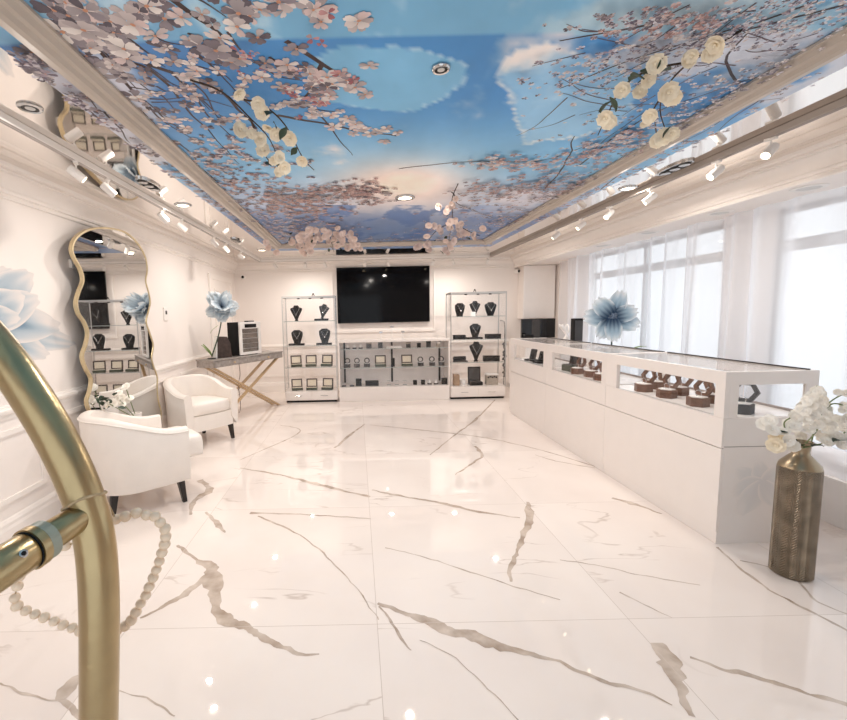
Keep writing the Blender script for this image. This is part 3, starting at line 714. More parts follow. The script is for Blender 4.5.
def black_stand(label, x, y, rz, h=.13):
    t = thing('jewelry_stand', label, 'jewelry stand', (x, y, zd), rz)
    MB().box(-.08, .08, -.05, .05, 0, .025, .004).local('base', M['black'], t)
    T = Matrix.Translation((0, .02, .025)) @ Matrix.Rotation(R(-14), 4, 'X')
    MB().box(-.055, .055, -.012, .012, 0, h, .01, T=T).local('back_pad', M['black'], t)
    return t
black_stand('black upright jewelry stand in the farthest counter, right one of two', 2.38, 5.68, R(-80)); black_stand('black upright jewelry stand in the farthest counter, left one of two', 2.38, 5.95, R(-72), .14)
t = thing('white_card', 'white leaning display card in the farthest counter', 'card', (2.4, 6.17, zd), R(-70))
MB().box(-.05, .05, -.04, .04, 0, .02, .002).local('base', M['pearl'], t); MB().box(-.05, .05, .01, .016, .02, .16, T=Matrix.Rotation(R(-6), 4, 'X')).local('card', M['pearl'], t)

# ------------------------------------------------------------------ back cabinets
def tall_cabinet(x0, x1, ztop, shelves, label, side=False):
    y0, y1 = 7.45, 7.86; zb = shelves[0]
    t = thing('display_cabinet', label, 'display cabinet', ((x0+x1)/2, (y0+y1)/2, 0))
    MB().box(x0+.02, x1-.02, y0+.03, y1-.02, 0, .035).build('plinth', M['black'], t)
    MB().box(x0, x1, y0+.012, y1, .035, zb, .003).build('drawer_box', M['white'], t)
    xm = (x0+x1)/2
    for a, b in ((x0+.012, xm-.003), (xm+.003, x1-.012)):
        d = MB().box(a, b, y0, y0+.011, .045, zb-.012, .003).build('drawer', M['white'], t)
        MB().tube([((a+b)/2-.06, y0, .12), ((a+b)/2-.06, y0-.014, .12), ((a+b)/2+.06, y0-.014, .12), ((a+b)/2+.06, y0, .12)], .0045, 8).build('handle', M['chrome'], d, True)
    p = MB()
    for x in (x0, x1-.014):
        for y in (y0, y1-.014): MB().box(x, x+.014, y, y+.014, zb, ztop-.03).build('post', M['steel'], t)
    m = MB()
    for a in ((x0, x1, y0, y0+.018), (x0, x1, y1-.018, y1), (x0, x0+.018, y0+.018, y1-.018), (x1-.018, x1, y0+.018, y1-.018)): m.box(a[0], a[1], a[2], a[3], ztop-.03, ztop)
    m.build('top_frame', M['steel'], t); MB().box(x0+.018, x1-.018, y0+.018, y1-.018, ztop-.02, ztop-.012).build('top_glass', M['glass'], t)
    for k in range(3):
        xx = x0+(x1-x0)*(.3+.22*k); MB().lathe([(.022, 0), (.026, -.02), (.02, -.026), (.001, -.026)], 14, (xx, y0+.12, ztop-.0205)).build('cabinet_lamp', M['darkmetal'], t, True)
    for z in shelves[1:]:
        s = MB().box(x0+.015, x1-.015, y0+.03, y1-.02, z-.01, z).build('shelf', M['glass'], t)
        MB().box(x0+.015, x1-.015, y0+.024, y0+.03, z-.01, z).build('shelf_edge', M['edge'], s)
    for x in (x0+.003, x1-.009): MB().box(x, x+.006, y0+.014, y1-.014, zb, ztop-.03).build('side_glass', M['glass'], t)
    MB().box(x0+.014, x1-.014, y1-.01, y1-.004, zb, ztop-.03).build('back_glass', M['glass'], t)
    for a, b in ((x0+.014, xm-.002), (xm+.002, x1-.014)): MB().box(a, b, y0+.002, y0+.007, zb+.002, ztop-.032).build('door_glass', M['glass'], t)
    return t
SL = [.195, .61, .985, 1.405]; SR = [.22, .635, 1.03, 1.425]
tall_cabinet(-1.26, -.35, 1.825, SL, 'tall glass display cabinet left of the television, with four black busts')
tall_cabinet(1.6, 2.55, 1.835, SR, 'tall glass display cabinet right of the television, with black necklace busts')
# low case under the television
t = thing('display_case', 'low wide white display case under the television', 'display case', (.645, 7.65, 0))
cx0, cx1, cy0, cy1 = -.32, 1.585, 7.45, 7.9
MB().box(cx0, cx1, cy0, cy1, 0, .25, .004).build('base', M['white'], t)
MB().box(cx0, cx1, cy1-.02, cy1, .25, 1.02).build('back_panel', mat('pale_grey_panel', (236, 231, 228), .5), t)
for x in (cx0, cx1-.02): MB().box(x, x+.02, cy0, cy1-.02, .25, 1.02).build('side_panel', M['white'], t)
MB().box(cx0, cx1, cy0, cy1, 1.02, 1.055, .004).build('top', M['white'], t)
SM = [.25, .58, .905]
for z in SM[1:]:
    s = MB().box(cx0+.021, cx1-.021, cy0+.04, cy1-.021, z-.01, z).build('shelf', M['glass'], t); MB().box(cx0+.021, cx1-.021, cy0+.034, cy0+.04, z-.01, z).build('shelf_edge', M['edge'], s)
for u in (344.7, 392, 439.6):
    x = at_y(u, 365, 7.86).x; MB().box(x-.016, x+.016, cy1-.032, cy1-.0205, .27, 1.0).build('shelf_standard', M['darkmetal'], t)
MB().box(cx0+.021, cx1-.021, cy0+.003, cy0+.008, .25, 1.02).build('front_glass', M['glass'], t)
# small white stands on the low case
for u, lab in ((381, 'left small white stand on top of the low case'), (392, 'middle tall white stand on top of the low case'), (403, 'right small white stand on top of the low case')):
    x = at_y(u, 335, 7.6).x; hh = .2 if u == 392 else .11
    q = thing('card_stand', lab, 'stand', (x, 7.62, 1.055), 0, 'white stands on the low case')
    MB().lathe([(.04, 0), (.04, .006), (.006, .01), (.006, hh)], 14).local('pole', M['white_plastic'], q); MB().box(-.03, .03, -.006, .006, hh, hh+.03, .003).local('clip', M['chrome'], q)

# ---- necklace busts
def bust(label, x, z, w, h, kind, y=7.64, rz=0, lean=0, plinth=0, sil=True):
    t = thing('necklace_bust', label, 'necklace bust', (x, y, z), rz, 'black necklace busts')
    if kind == 'taper': pr = [(0, .3, .5), (.05, .3, .5), (.08, .2, .3), (.3, .44, .38), (.55, .78, .42), (.72, .97, .44), (.8, 1., .42), (.84, .8, .4), (.88, .48, .36), (.96, .4, .34), (1., .34, .3)]
    elif kind == 'round': pr = [(0, .55, .6), (.06, .6, .6), (.14, .62, .5), (.3, .78, .5), (.55, .95, .5), (.74, 1., .48), (.86, .94, .44), (.93, .66, .4), (1., .5, .3)]
    else: pr = [(0, .5, .6), (.06, .5, .6), (.12, .56, .5), (.4, .8, .5), (.7, .98, .48), (.8, 1., .46), (.88, .8, .42), (.92, .55, .4), (1., .46, .3)]
    T = Matrix.Translation((0, 0, plinth)) @ Matrix.Rotation(R(lean), 4, 'Y')
    n = 20; vs = []; fs = []
    for zz, hx, hy in pr:
        for k in range(n):
            a = 2*PI*k/n; vs.append(T @ Vector((w/2*hx*math.cos(a), w/2*hy*math.sin(a)*.8-zz*h*.04, zz*h)))
    for i in range(len(pr)-1):
        for k in range(n): fs.append((i*n+k, i*n+(k+1) % n, (i+1)*n+(k+1) % n, (i+1)*n+k))
    fs += [tuple(range(n))[::-1], tuple((len(pr)-1)*n+k for k in range(n))]
    MB().add(vs, fs).local('bust', M['black'], t, True, ang=60)
    if plinth: MB().box(-w*.75, w*.6, -.06, .06, 0, plinth, .005).local('plinth', M['black'], t)
    if sil:
        pts = []
        for k in range(15):
            a = -1+2*k/14; zz = .84-.4*(1-abs(a)**1.3); hy = .44
            pts.append(T @ Vector((w/2*a*.62, -w/2*hy*.8*math.sqrt(max(.1, 1-(a*.62)**2))-.006-.04*zz*h, zz*h)))
        MB().tube(pts, .0028, 6).local('necklace', M['silver'], t, True); MB().sphere(pts[7]-Vector((0, .004, .012)), .012, 10, 6).local('pendant', M['silver'], t, True)
    return t
def X76(u, v=345, y=7.64): return at_y(u, v, y).x
bust('tapered black necklace bust on the top shelf of the left cabinet, left one', X76(297.5), SL[3], .21, .27, 'taper')
bust('leaning black necklace bust on a flat block, top shelf of the left cabinet', X76(323), SL[3], .18, .25, 'taper', lean=12, plinth=.035)
bust('wide black necklace bust on the second shelf of the left cabinet, left one', X76(297.5), SL[2], .2, .235, 'round', plinth=.03)
bust('wide black necklace bust on the second shelf of the left cabinet, right one', X76(325), SL[2], .2, .25, 'round', plinth=.03)
bust('rounded black necklace bust on the top shelf of the right cabinet, left one', X76(459.5), SR[3], .19, .23, 'round', rz=R(15))
bust('black necklace bust with a white tag on the top shelf of the right cabinet', X76(474.5), SR[3], .19, .26, 'taper')
bust('broad black necklace bust on the top shelf of the right cabinet, right one', X76(490), SR[3], .21, .235, 'wide')
bust('black necklace bust between two flat black boxes, second shelf of the right cabinet', X76(475), SR[2], .2, .235, 'wide', plinth=.03)
bust('tall black necklace bust with silver pendant, third shelf of the right cabinet', X76(476), SR[1], .24, .345, 'taper')
q = thing('price_tag', 'small white tag card standing at the foot of a bust, right cabinet top shelf', 'tag', (X76(471), 7.5, SR[3]))
MB().box(-.04, .04, -.004, .004, 0, .075, T=Matrix.Rotation(R(-10), 4, 'X')).local('card', M['pearl'], q); MB().box(-.03, .03, 0, .05, 0, .004).local('foot', M['pearl'], q)
# ---- open frame jewelry boxes of the left cabinet
FB_ = frame_box('x', .19, .1, .045, .15)
rows = [(SL[1], 'third shelf'), (SL[0], 'bottom shelf')]; first = True
for z, nm in rows:
    for u, rz, pos in ((297, 14, 'left'), (311.5, 0, 'middle'), (327, -14, 'right')):
        lab = f'open green jewelry box, {nm} of the left cabinet, {pos} one'
        if first: o = FB_; o.location = (X76(u, 370), 7.6, z); o.rotation_euler = (0, 0, R(rz)); o['label'] = lab; o['group'] = 'open jewelry boxes in the left cabinet'; first = False
        else: dup(FB_, lab, (X76(u, 370), 7.6, z), R(rz), 'open jewelry boxes in the left cabinet')
for u, pos in ((380.5, 'left'), (407, 'right')):
    dup(FB_, f'open framed cream-lined box, middle shelf of the low case, {pos} one', (X76(u, 360, 7.62), 7.62, SM[1]), 0, 'framed boxes in the low case')
# ---- round ring stands in the low case
RB = ring_box('x', .052, .06, M['greybox'], .05, 14, tilt=86); RB['group'] = 'round-lidded ring boxes in the low case'
for i, (u, pos) in enumerate([(347.5, 'leftmost'), (357, 'second from the left'), (367, 'third from the left'), (420.5, 'first right of the framed box'), (432, 'second from the right'), (441.3, 'rightmost')]):
    lab = f'grey round-lidded ring box, middle shelf of the low case, {pos}'
    if i == 0: RB.location = (X76(u, 365), 7.62, SM[1]); RB['label'] = lab
    else: dup(RB, lab, (X76(u, 365), 7.62, SM[1]))
def small_box(label, x, y, z, w, d, h, m, lidm=None, cat='box', name='jewelry_box', grp=None, pearl=False):
    t = thing(name, label, cat, (x, y, z), 0, grp)
    MB().box(-w/2, w/2, -d/2, d/2, 0, h*.62, .004).local('base', m, t)
    MB().box(-w/2-.001, w/2+.001, -d/2-.001, d/2+.001, h*.64, h, .004).local('lid', lidm or m, t)
    MB().box(-w/2+.004, w/2-.004, -d/2+.004, d/2-.004, h*.6, h*.66).local('seam', M['darkmetal'], t)
    return t
def Xm(u, v): return at_y(u, v, 7.6).x
small_box('black square box in the middle of the low case, on the middle shelf', Xm(393, 362), 7.62, SM[1], .06, .06, .145, M['black'])
small_box('tall black box on the floor of the low case, left part', Xm(358.7, 382), 7.6, SM[0], .1, .08, .125, M['black'])
small_box('long low black box on the floor of the low case', Xm(372, 383), 7.6, SM[0], .23, .1, .085, M['black'])
small_box('black cube box on the floor of the low case, third from the right cabinet', Xm(415, 381), 7.6, SM[0], .065, .06, .08, M['black'])
small_box('black cube box on the floor of the low case, beside two white-topped stands', Xm(423, 381), 7.6, SM[0], .065, .06, .08, M['black'])
small_box('larger black cube box at the right end of the low case floor', Xm(444.6, 379), 7.6, SM[0], .1, .08, .105, M['black'])
small_box('dark open-looking upright box on the top shelf of the low case, left of centre', Xm(369, 346), 7.62, SM[2], .09, .05, .12, M['greybox'], M['taupe'])
small_box('small dark box on the top shelf of the low case, left of the white tray', Xm(380.4, 347), 7.62, SM[2], .075, .05, .1, M['greybox'])
small_box('small grey box on the top shelf of the low case, right of the white tray', Xm(408.5, 345), 7.62, SM[2], .075, .05, .095, M['greybox'], M['taupe'])
small_box('small black box on the top shelf of the low case, second right of the tray', Xm(419, 346), 7.62, SM[2], .065, .05, .075, M['black'])
small_box('tall dark box on the top shelf of the low case, right part', Xm(428.7, 345), 7.62, SM[2], .075, .05, .115, M['greybox'], M['black'])
small_box('small pale box at the right end of the low case top shelf', Xm(438.6, 346), 7.62, SM[2], .06, .05, .09, M['taupe'], M['pearl'])
t = thing('display_tray', 'flat white tray on the top shelf of the low case', 'tray', (Xm(394, 348), 7.62, SM[2]))
MB().box(-.14, .14, -.06, .06, 0, .012, .003).local('tray', M['pearl'], t); MB().box(-.125, .125, -.05, .05, .012, .035, .006).local('pad', M['pearl'], t)
def ring_stand(label, x, z, rz=0):
    t = thing('ring_stand', label, 'ring stand', (x, 7.6, z), rz, 'small ring stands in the low case')
    MB().box(-.035, .035, -.025, .025, 0, .02, .003).local('base', M['black'], t)
    MB().lathe([(.022, .02), (.024, .035), (.012, .07), (.004, .078)], 14).local('cone', M['pearl'], t, True)
for u, lab in ((347.7, 'leftmost'), (354.5, 'second from the left'), (360.5, 'third from the left')): ring_stand(f'tiny white cone ring stand, top shelf of the low case, {lab}', Xm(u, 347), SM[2])
for u, lab in ((429.5, 'left'), (436, 'right')): ring_stand(f'tiny white cone ring stand on the low case floor, {lab} of the pair', Xm(u, 382), SM[0])
for i, u in enumerate((344, 352)):
    t = thing('bracelet_pad', f'flat dark bracelet pad on the low case floor, {"left" if i == 0 else "right"} of the pair', 'pad', (Xm(u, 385), 7.55, SM[0]))
    MB().box(-.04, .04, -.03, .03, 0, .02, .008).local('pad', M['greybox'], t); MB().tube([(.028*math.cos(a), .018*math.sin(a), .024) for a in [k*PI/8 for k in range(16)]], .003, 6, closed=True).local('bracelet', M['silver'], t, True)
for i, u in enumerate((389, 397, 405)):
    t = thing('clear_riser', 'clear acrylic riser on the low case floor, '+['left', 'middle', 'right'][i]+' of three', 'riser', (Xm(u, 384), 7.62, SM[0]))
    MB().box(-.035, .035, -.03, .03, 0, .004).local('foot', M['edge'], t)
    MB().box(-.035, .035, -.003, .003, .004, .075).local('plate', M['glass'], t); MB().box(-.035, .035, -.004, .004, .075, .08).local('edge', M['edge'], t)
# right cabinet boxes
small_box('low black flat box on the second shelf of the right cabinet, left side', X76(459, 338), 7.62, SR[2], .2, .12, .075, M['black'])
small_box('long black flat box on the second shelf of the right cabinet, right side', X76(492.5, 337), 7.62, SR[2], .25, .12, .08, M['black'])
t = thing('bracelet_roll', 'black rolled bracelet pillow on a base, third shelf of the right cabinet', 'bracelet pillow', (X76(459.5, 360), 7.62, SR[1]))
MB().box(-.11, .13, -.06, .06, 0, .02, .004).local('base', M['greybox'], t); MB().tube([(-.115, 0, .058), (-.11, 0, .058), (.1, 0, .062), (.105, 0, .062)], [.02, .037, .037, .02], 16).local('roll', M['black'], t, True)
small_box('long black box on the third shelf of the right cabinet, right of the tall bust', X76(490.8, 360), 7.62, SR[1], .265, .12, .1, M['black'], M['blackgloss'])
t = thing('gift_box', 'tan card box beside a white cup shape, bottom shelf of the right cabinet', 'box', (X76(458, 383), 7.62, SR[0]))
MB().box(-.085, .01, -.06, .06, 0, .19, .003).local('box', M['tan'], t); MB().box(-.082, .007, -.057, .057, .19, .194).local('lid', M['tan'], t)
MB().lathe([(.04, 0), (.055, .03), (.062, .1), (.058, .1), (.05, .04)], 18, (.08, 0, 0)).local('cup', M['pearl'], t, True)
frame_b = frame_box('large open black jewelry box on the bottom shelf of the right cabinet', .22, .17, .06, .25, M['black'], M['black'], M['greybox'], tilt=5); frame_b.location = (X76(475, 380), 7.62, SR[0])
t = thing('gift_box', 'taupe box with a dark printed band, bottom shelf of the right cabinet', 'box', (X76(491, 380), 7.62, SR[0]))
MB().box(-.1, .1, -.06, .06, 0, .17, .003).local('box', M['taupe'], t); MB().box(-.102, .102, -.062, .062, .17, .2, .003).local('lid', M['pearl'], t)
m = MB()
for k in range(5): m.lathe([(.016, -.001), (.012, .001)], 10, T=Matrix.Translation((-.068+k*.034, -.0615, .135+.012*(k % 2))) @ Matrix.Rotation(R(90), 4, 'X'))
m.local('printed_band', M['black'], t)
# tops
for u, v, lab in ((313, 293, 'tiny dark camera on top of the left tall cabinet'), (475, 289, 'tiny dark camera on top of the right tall cabinet')):
    zt = 1.825 if u < 400 else 1.835
    t = thing('mini_camera', lab, 'camera', (X76(u, 295), 7.66, zt-.012))
    MB().tube([(-.03, 0, .001), (-.008, 0, .05), (.008, 0, .05), (.03, 0, .001)], .006, 8).local('bracket', M['darkmetal'], t); MB().sphere((0, 0, .055), .014).local('lens', M['black'], t, True)
# knobbly cord beside the right cabinet
t = thing('cord', 'knobbly black cord hanging beside the right tall cabinet, behind the far counter', 'cord', (2.62, 7.75, 0))
m = MB(); rk = random.Random(5)
for k in range(26): m.sphere((2.62+rk.uniform(-.02, .02), 7.75, .34+k*.024), rk.uniform(.012, .024), 8, 6)
m.build('bunch', M['black'], t, True); MB().tube([(2.62, 7.75, 0), (2.615, 7.75, .2), (2.62, 7.75, .6), (2.625, 7.76, 1.2), (2.62, 7.78, 1.32), (2.553, 7.8, 1.34)], .006, 6).build('cable', M['black'], t, True)

# ------------------------------------------------------------------ television, cameras, wall plates
TY = YB-.07
a, b = at_y(336.3, 267.7, TY), at_y(429.8, 321.6, TY); z0, z1 = b.z, a.z
t = thing('television', 'large black flat television mounted on the back wall', 'television', ((a.x+b.x)/2, TY, (z0+z1)/2))
MB().box(a.x, b.x, TY, TY+.035, z0, z1, .006).build('case', M['blackgloss'], t)
MB().box(a.x+.012, b.x-.012, TY-.002, TY, z0+.018, z1-.012).build('screen', M['screen'], t)
MB().box((a.x+b.x)/2-.25, (a.x+b.x)/2+.25, TY+.035, YB, (z0+z1)/2-.2, (z0+z1)/2+.2).build('wall_mount', M['darkmetal'], t)
for u, v, lab in ((242.5, 277, 'white dome security camera in the left back corner'), (517.5, 271, 'white security camera near the right back corner, below the crown')):
    p = at_y(u, v, YB-.06)
    if u < 300: p.x = max(p.x, XL+.07)
    t = thing('security_camera', lab, 'security camera', (p.x, YB, p.z))
    MB().lathe([(.05, 0), (.05, .02), (.03, .03)], 18, T=Matrix.Translation((p.x, YB, p.z)) @ Matrix.Rotation(R(90), 4, 'X')).build('mount', M['white_plastic'], t, True)
    MB().sphere((p.x, YB-.065, p.z), .045, 16, 10).build('housing', M['white_plastic'], t, True)
    MB().sphere((p.x+.012, YB-.093, p.z-.004), .028, 12, 8).build('lens', M['blackgloss'], t, True)
p = at_x(165, 314, XL); t = thing('wall_switch', 'small white wall control right of the wavy mirror', 'switch', (XL, p.y, p.z))
MB().box(XL, XL+.016, p.y-.055, p.y+.055, p.z-.08, p.z+.08, .004).build('plate', M['white_plastic'], t); MB().box(XL+.016, XL+.019, p.y-.02, p.y+.02, p.z-.005, p.z+.04).build('display', M['darkmetal'], t)
p = at_x(71, 264, XL); t = thing('wall_sensor', 'small square white sensor at the left edge of the wavy mirror', 'sensor', (XL, p.y, p.z))
MB().box(XL, XL+.025, p.y-.03, p.y+.03, p.z-.035, p.z+.035, .005).build('housing', M['white_plastic'], t); MB().lathe([(.012, 0), (.01, .004)], 12, T=Matrix.Translation((XL+.025, p.y, p.z)) @ Matrix.Rotation(R(90), 4, 'Y')).build('lens', M['lampoff'], t)

# ------------------------------------------------------------------ wavy mirror
MXP = XL+.05
outl = [(105, 228), (88, 230), (76, 238), (72, 249), (75, 259), (81, 270), (83, 281), (79, 292), (76.5, 303), (79, 314), (85, 323), (88, 333), (86, 345), (82.5, 356), (86, 368), (91.5, 379), (90, 391), (87, 402), (92, 414), (102, 424), (106, 440), (110, 458),
        (130, 458), (148, 440), (158, 428), (161, 414), (158, 400), (157, 387), (157, 377), (153, 365), (151.5, 357), (153, 345), (149.5, 333), (146, 322), (148, 312), (150, 302), (148, 291), (145.5, 281), (147, 270), (145, 257), (137, 243), (124, 232)]
ma = R(3.5); mn = Vector((math.cos(ma), math.sin(ma), 0)); mt = Vector((-math.sin(ma), math.cos(ma), 0)); mp0 = Vector((XL+.085, 4.3, 0))
P = [at_plane(u, v, mp0, mn) for u, v in outl]
us = [(p-mp0).dot(mt) for p in P]; yc = sum(us)/len(us); zmin = min(p.z for p in P)
loop = catmull([Vector((q-yc, p.z-zmin, 0)) for p, q in zip(P, us)], 5, True)
mc = mp0+mt*yc
mir = thing('wall_mirror', 'tall wavy-edged mirror with thin gold frame on the left wall', 'mirror', (mc.x, mc.y, zmin))
mir.rotation_euler = (0, R(.0), ma)
Tm = Matrix(((0, 0, 1, 0), (1, 0, 0, 0), (0, 1, 0, 0), (0, 0, 0, 1)))
def offs(lp, d):
    n = len(lp); o = []
    for i in range(n):
        q = (lp[(i+1) % n]-lp[i-1]).normalized(); o.append((lp[i].x+q.y*d, lp[i].y-q.x*d))
    return o
A = sum(loop[i-1].x*loop[i].y-loop[i].x*loop[i-1].y for i in range(len(loop)))
sg = 1 if A > 0 else -1
MB().prism([(p.x, p.y) for p in loop], -.008, .002, Tm).local('glass', M['mirror'], mir)
MB().ringprism(offs(loop, sg*.007), offs(loop, -sg*.008), -.022, .008, Tm).local('frame', M['goldframe'], mir)
MB().prism(offs(loop, sg*.004), -.02, -.0085, Tm).local('backing', M['darkwood'], mir)

# ------------------------------------------------------------------ armchairs
def armchair(label, loc, face, cush):
    t = thing('tub_armchair', label, 'armchair', loc, face, 'white tub armchairs')       # faces local +x
    W, D, th = .34, .33, .075
    path = []
    for k in range(9): path.append((D-(D+.02)*k/8, -W))
    for k in range(1, 20):
        a = -PI/2-PI*k/20; path.append((-.02+.31*math.cos(a)*1.0, W*math.sin(a)))
    for k in range(9): path.append((-.02+(D+.02)*k/8, W))
    n = len(path); zb = .19
    def top(i):
        s = abs(i-(n-1)/2)/((n-1)/2); return .63+.15*(1-sst(.2, .9, s))
    sec = []
    for i, (x, y) in enumerate(path):
        q = Vector(path[min(i+1, n-1)])-Vector(path[max(i-1, 0)]); q.normalize(); nx, ny = -q.y, q.x     # inward normal
        if nx*(-x)+ny*(-y) < 0: nx, ny = -nx, -ny
        h = top(i); flare = .02
        pr = [(0.012, zb), (0, zb+.02), (-flare*.6, h*.7), (-flare, h-.03), (-flare+.012, h-.008), (-flare+.035, h), (th-.02-flare*.5, h), (th-flare*.5, h-.01), (th+.005-flare*.4, h-.04), (th+.01, .4), (th+.01, .3)]
        sec.append([(x+nx*o, y+ny*o, z) for o, z in pr])
    m = len(sec[0]); mb = MB(); mb.add([v for s in sec for v in s], [(i*m+j, (i+1)*m+j, (i+1)*m+j+1, i*m+j+1) for i in range(n-1) for j in range(m-1)]+[tuple(range(m))[::-1], tuple((n-1)*m+j for j in range(m))]+[((i+1)*m+m-1, (i+1)*m, i*m, i*m+m-1) for i in range(n-1)])
    mb.local('shell', M['leather'], t, True, ang=50)
    MB().tube([sec[i][3] for i in range(n)], .006, 8).local('piping', M['leather'], t, True)
    ap = [(D-.015, -W+.06), (D-.002, -.2), (D+.004, 0), (D-.002, .2), (D-.015, W-.06)]
    back = [(-.02+.23*math.cos(a), .27*math.sin(a)) for a in [PI/2+PI*k/10 for k in range(11)]]
    MB().prism(ap+back, zb, .37).local('seat_base', M['leather'], t)
    # cushion
    ol = [(D-.03+cush, -W+.09), (D+.0+cush, -.16), (D+.012+cush, 0), (D+.0+cush, .16), (D-.03+cush, W-.09)]+[(-.02+.21*math.cos(a), .255*math.sin(a)) for a in [PI/2+PI*k/12 for k in range(13)]]
    cxm = sum(p[0] for p in ol)/len(ol); vs = []; fs = []; lv = [(.96, .345 if cush else .372), (.995, .352 if cush else .378), (1.005, .38), (1.01, .46), (1., .492), (.96, .51), (.6, .52), (.01, .524)]; k = len(ol)
    for s, z in lv: vs += [(cxm+(x-cxm)*s, y*s, z) for x, y in ol]
    for i in range(len(lv)-1): fs += [(i*k+j, i*k+(j+1) % k, (i+1)*k+(j+1) % k, (i+1)*k+j) for j in range(k)]
    fs += [tuple(range(k))[::-1], tuple((len(lv)-1)*k+j for j in range(k))]
    MB().add(vs, fs).local('seat_cushion', M['leather'], t, True, ang=60)
    for x, y in ((.27, -.27), (.27, .27), (-.2, -.2), (-.2, .2)):
        dx, dy = (.02 if x > 0 else -.03), (.015 if y > 0 else -.015)
        mb = MB(); mb.add([(x+sx*r+ddx, y+sy*r+ddy, z) for r, z, ddx, ddy in ((.016, 0, dx, dy), (.026, zb+.001, 0, 0)) for sx, sy in ((-1, -1), (1, -1), (1, 1), (-1, 1))], [(3, 2, 1, 0), (4, 5, 6, 7)]+[(i, (i+1) % 4, 4+(i+1) % 4, 4+i) for i in range(4)])
        mb.local('leg', M['darkwood'], t)
    return t
armchair('white leather tub armchair nearest the camera, seen from its side', (-1.85, 3.47, 0), R(43), .18)
armchair('white leather tub armchair facing the room beside the console table', (-1.975, 5.28, 0), R(-38), .0)

# ------------------------------------------------------------------ flowers
def rose_data(name, m, r, seed, layers=3):
    rr = random.Random(seed); mb = MB()
    for L in range(layers):
        k = [4, 5, 6][L]; op = [.35, .75, 1.15][L]
        for q in range(k):
            a = q*2*PI/k+L*.6+rr.uniform(-.15, .15); ln = r*[.6, .85, 1.05][L]; w = ln*.75
            def pf(i, j, a=a, op=op, ln=ln, w=w):
                s = (i-.5)*2; wj = w*(.35+.65*math.sin(PI*min(1, j*.62+.12)))
                x = ln*j; y = s*wj*.75; z = 0
                tl = op*(.5+.6*j); x2 = ln*(math.sin(op)*j+.12*j*j); z2 = ln*(math.cos(op)*j-.25*j*j)+.1*ln*s*s+rr.uniform(-.02, .02)*r
                return Vector((x2*math.cos(a)-y*math.sin(a), x2*math.sin(a)+y*math.cos(a), z2))
            mb.grid(4, 4, pf)
    mb.sphere((0, 0, r*.25), r*.2, 8, 6)
    return mb.data(name, m, True, ang=70)
ROSE = [rose_data('blossom', M['petal'], .06, s) for s in (1, 2, 3)]
BLUSH = [rose_data('blossom', M['pinkpetal'], .06, s) for s in (4, 5, 6)]
WHITE = [rose_data('blossom', M['whitepetal'], .05, s) for s in (7, 8, 9)]
def leaf_data(name, m, l, w):
    mb = MB(); mb.grid(7, 5, lambda i, j: Vector((l*i, w*(j-.5)*math.sin(PI*min(.97, max(.04, i)))*1.0, -.3*l*i*i+.25*w*abs(j-.5))))
    return mb.data(name, m, True, ang=80)
LEAF = leaf_data('leaf', M['leaf'], .07, .05); PALELEAF = leaf_data('leaf', M['palegreen'], .16, .045); BIGLEAF = leaf_data('leaf', M['leaf'], .12, .07)
def child(name, data, parent, loc, rot, s=1):
    o = bpy.data.objects.new(name, data); C.objects.link(o); o.parent = parent
    o.location = Vector(loc)-parent.location; o.rotation_euler = rot; o.scale = (s, s, s); return o
rg = random.Random(17)
def garland(label, branches, blos, leaves, dsets, r_px, hang0):
    # branches: lists of (px,py,drop below ceiling)
    root = at_z(*hang0, ZM); t = thing('flower_garland', label, 'garland', root, 0, 'artificial flower garlands hanging from the ceiling')
    for br in branches:
        pts = catmull([at_z(u, v, ZM-.008-d) for u, v, d in br], 5); MB().tube(pts, [.0045-.0025*i/len(pts) for i in range(len(pts))], 6).build('stem', M['stem'], t, True)
    for u, v, d in blos:
        p = at_z(u, v, ZM-.03-d); dist = (p-EYE).dot(fwd); s = r_px*rg.uniform(.7, 1.2)*dist/F/.06
        to = (EYE-p).normalized(); dirv = (to+Vector((rg.uniform(-.6, .6), rg.uniform(-.6, .6), rg.uniform(-.7, .2)))).normalized()
        child('blossom', rg.choice(dsets), t, p, dirv.to_track_quat('Z', 'Y').to_euler(), s)
    for u, v, d in leaves:
        p = at_z(u, v, ZM-.03-d); child('leaf', LEAF, t, p, (rg.uniform(-.6, .6), rg.uniform(-.2, .8), rg.uniform(0, 6.28)), rg.uniform(.6, 1))
garland('cream rose garland hanging from the mural left of centre', [[(190, 80, 0), (222, 92, .02), (250, 118, .06), (270, 140, .13), (283, 172, .2)], [(235, 98, .03), (262, 105, .05), (285, 125, .1), (303, 158, .16), (314, 170, .17)], [(250, 118, .06), (262, 150, .1), (272, 165, .15)]],
        [(239, 94, .03), (258, 104, .05), (262, 112, .05), (240, 130, .08), (252, 134, .1), (260, 139, .1), (263, 150, .12), (276, 134, .1), (290, 138, .12), (279, 157, .16), (274, 160, .16), (279, 172, .19), (284, 168, .19), (302, 161, .16), (268, 128, .08)],
        [(270, 112, .08), (273, 122, .08), (287, 128, .1), (297, 148, .14), (276, 165, .17), (268, 162, .14)], ROSE, 6.2, (190, 80))
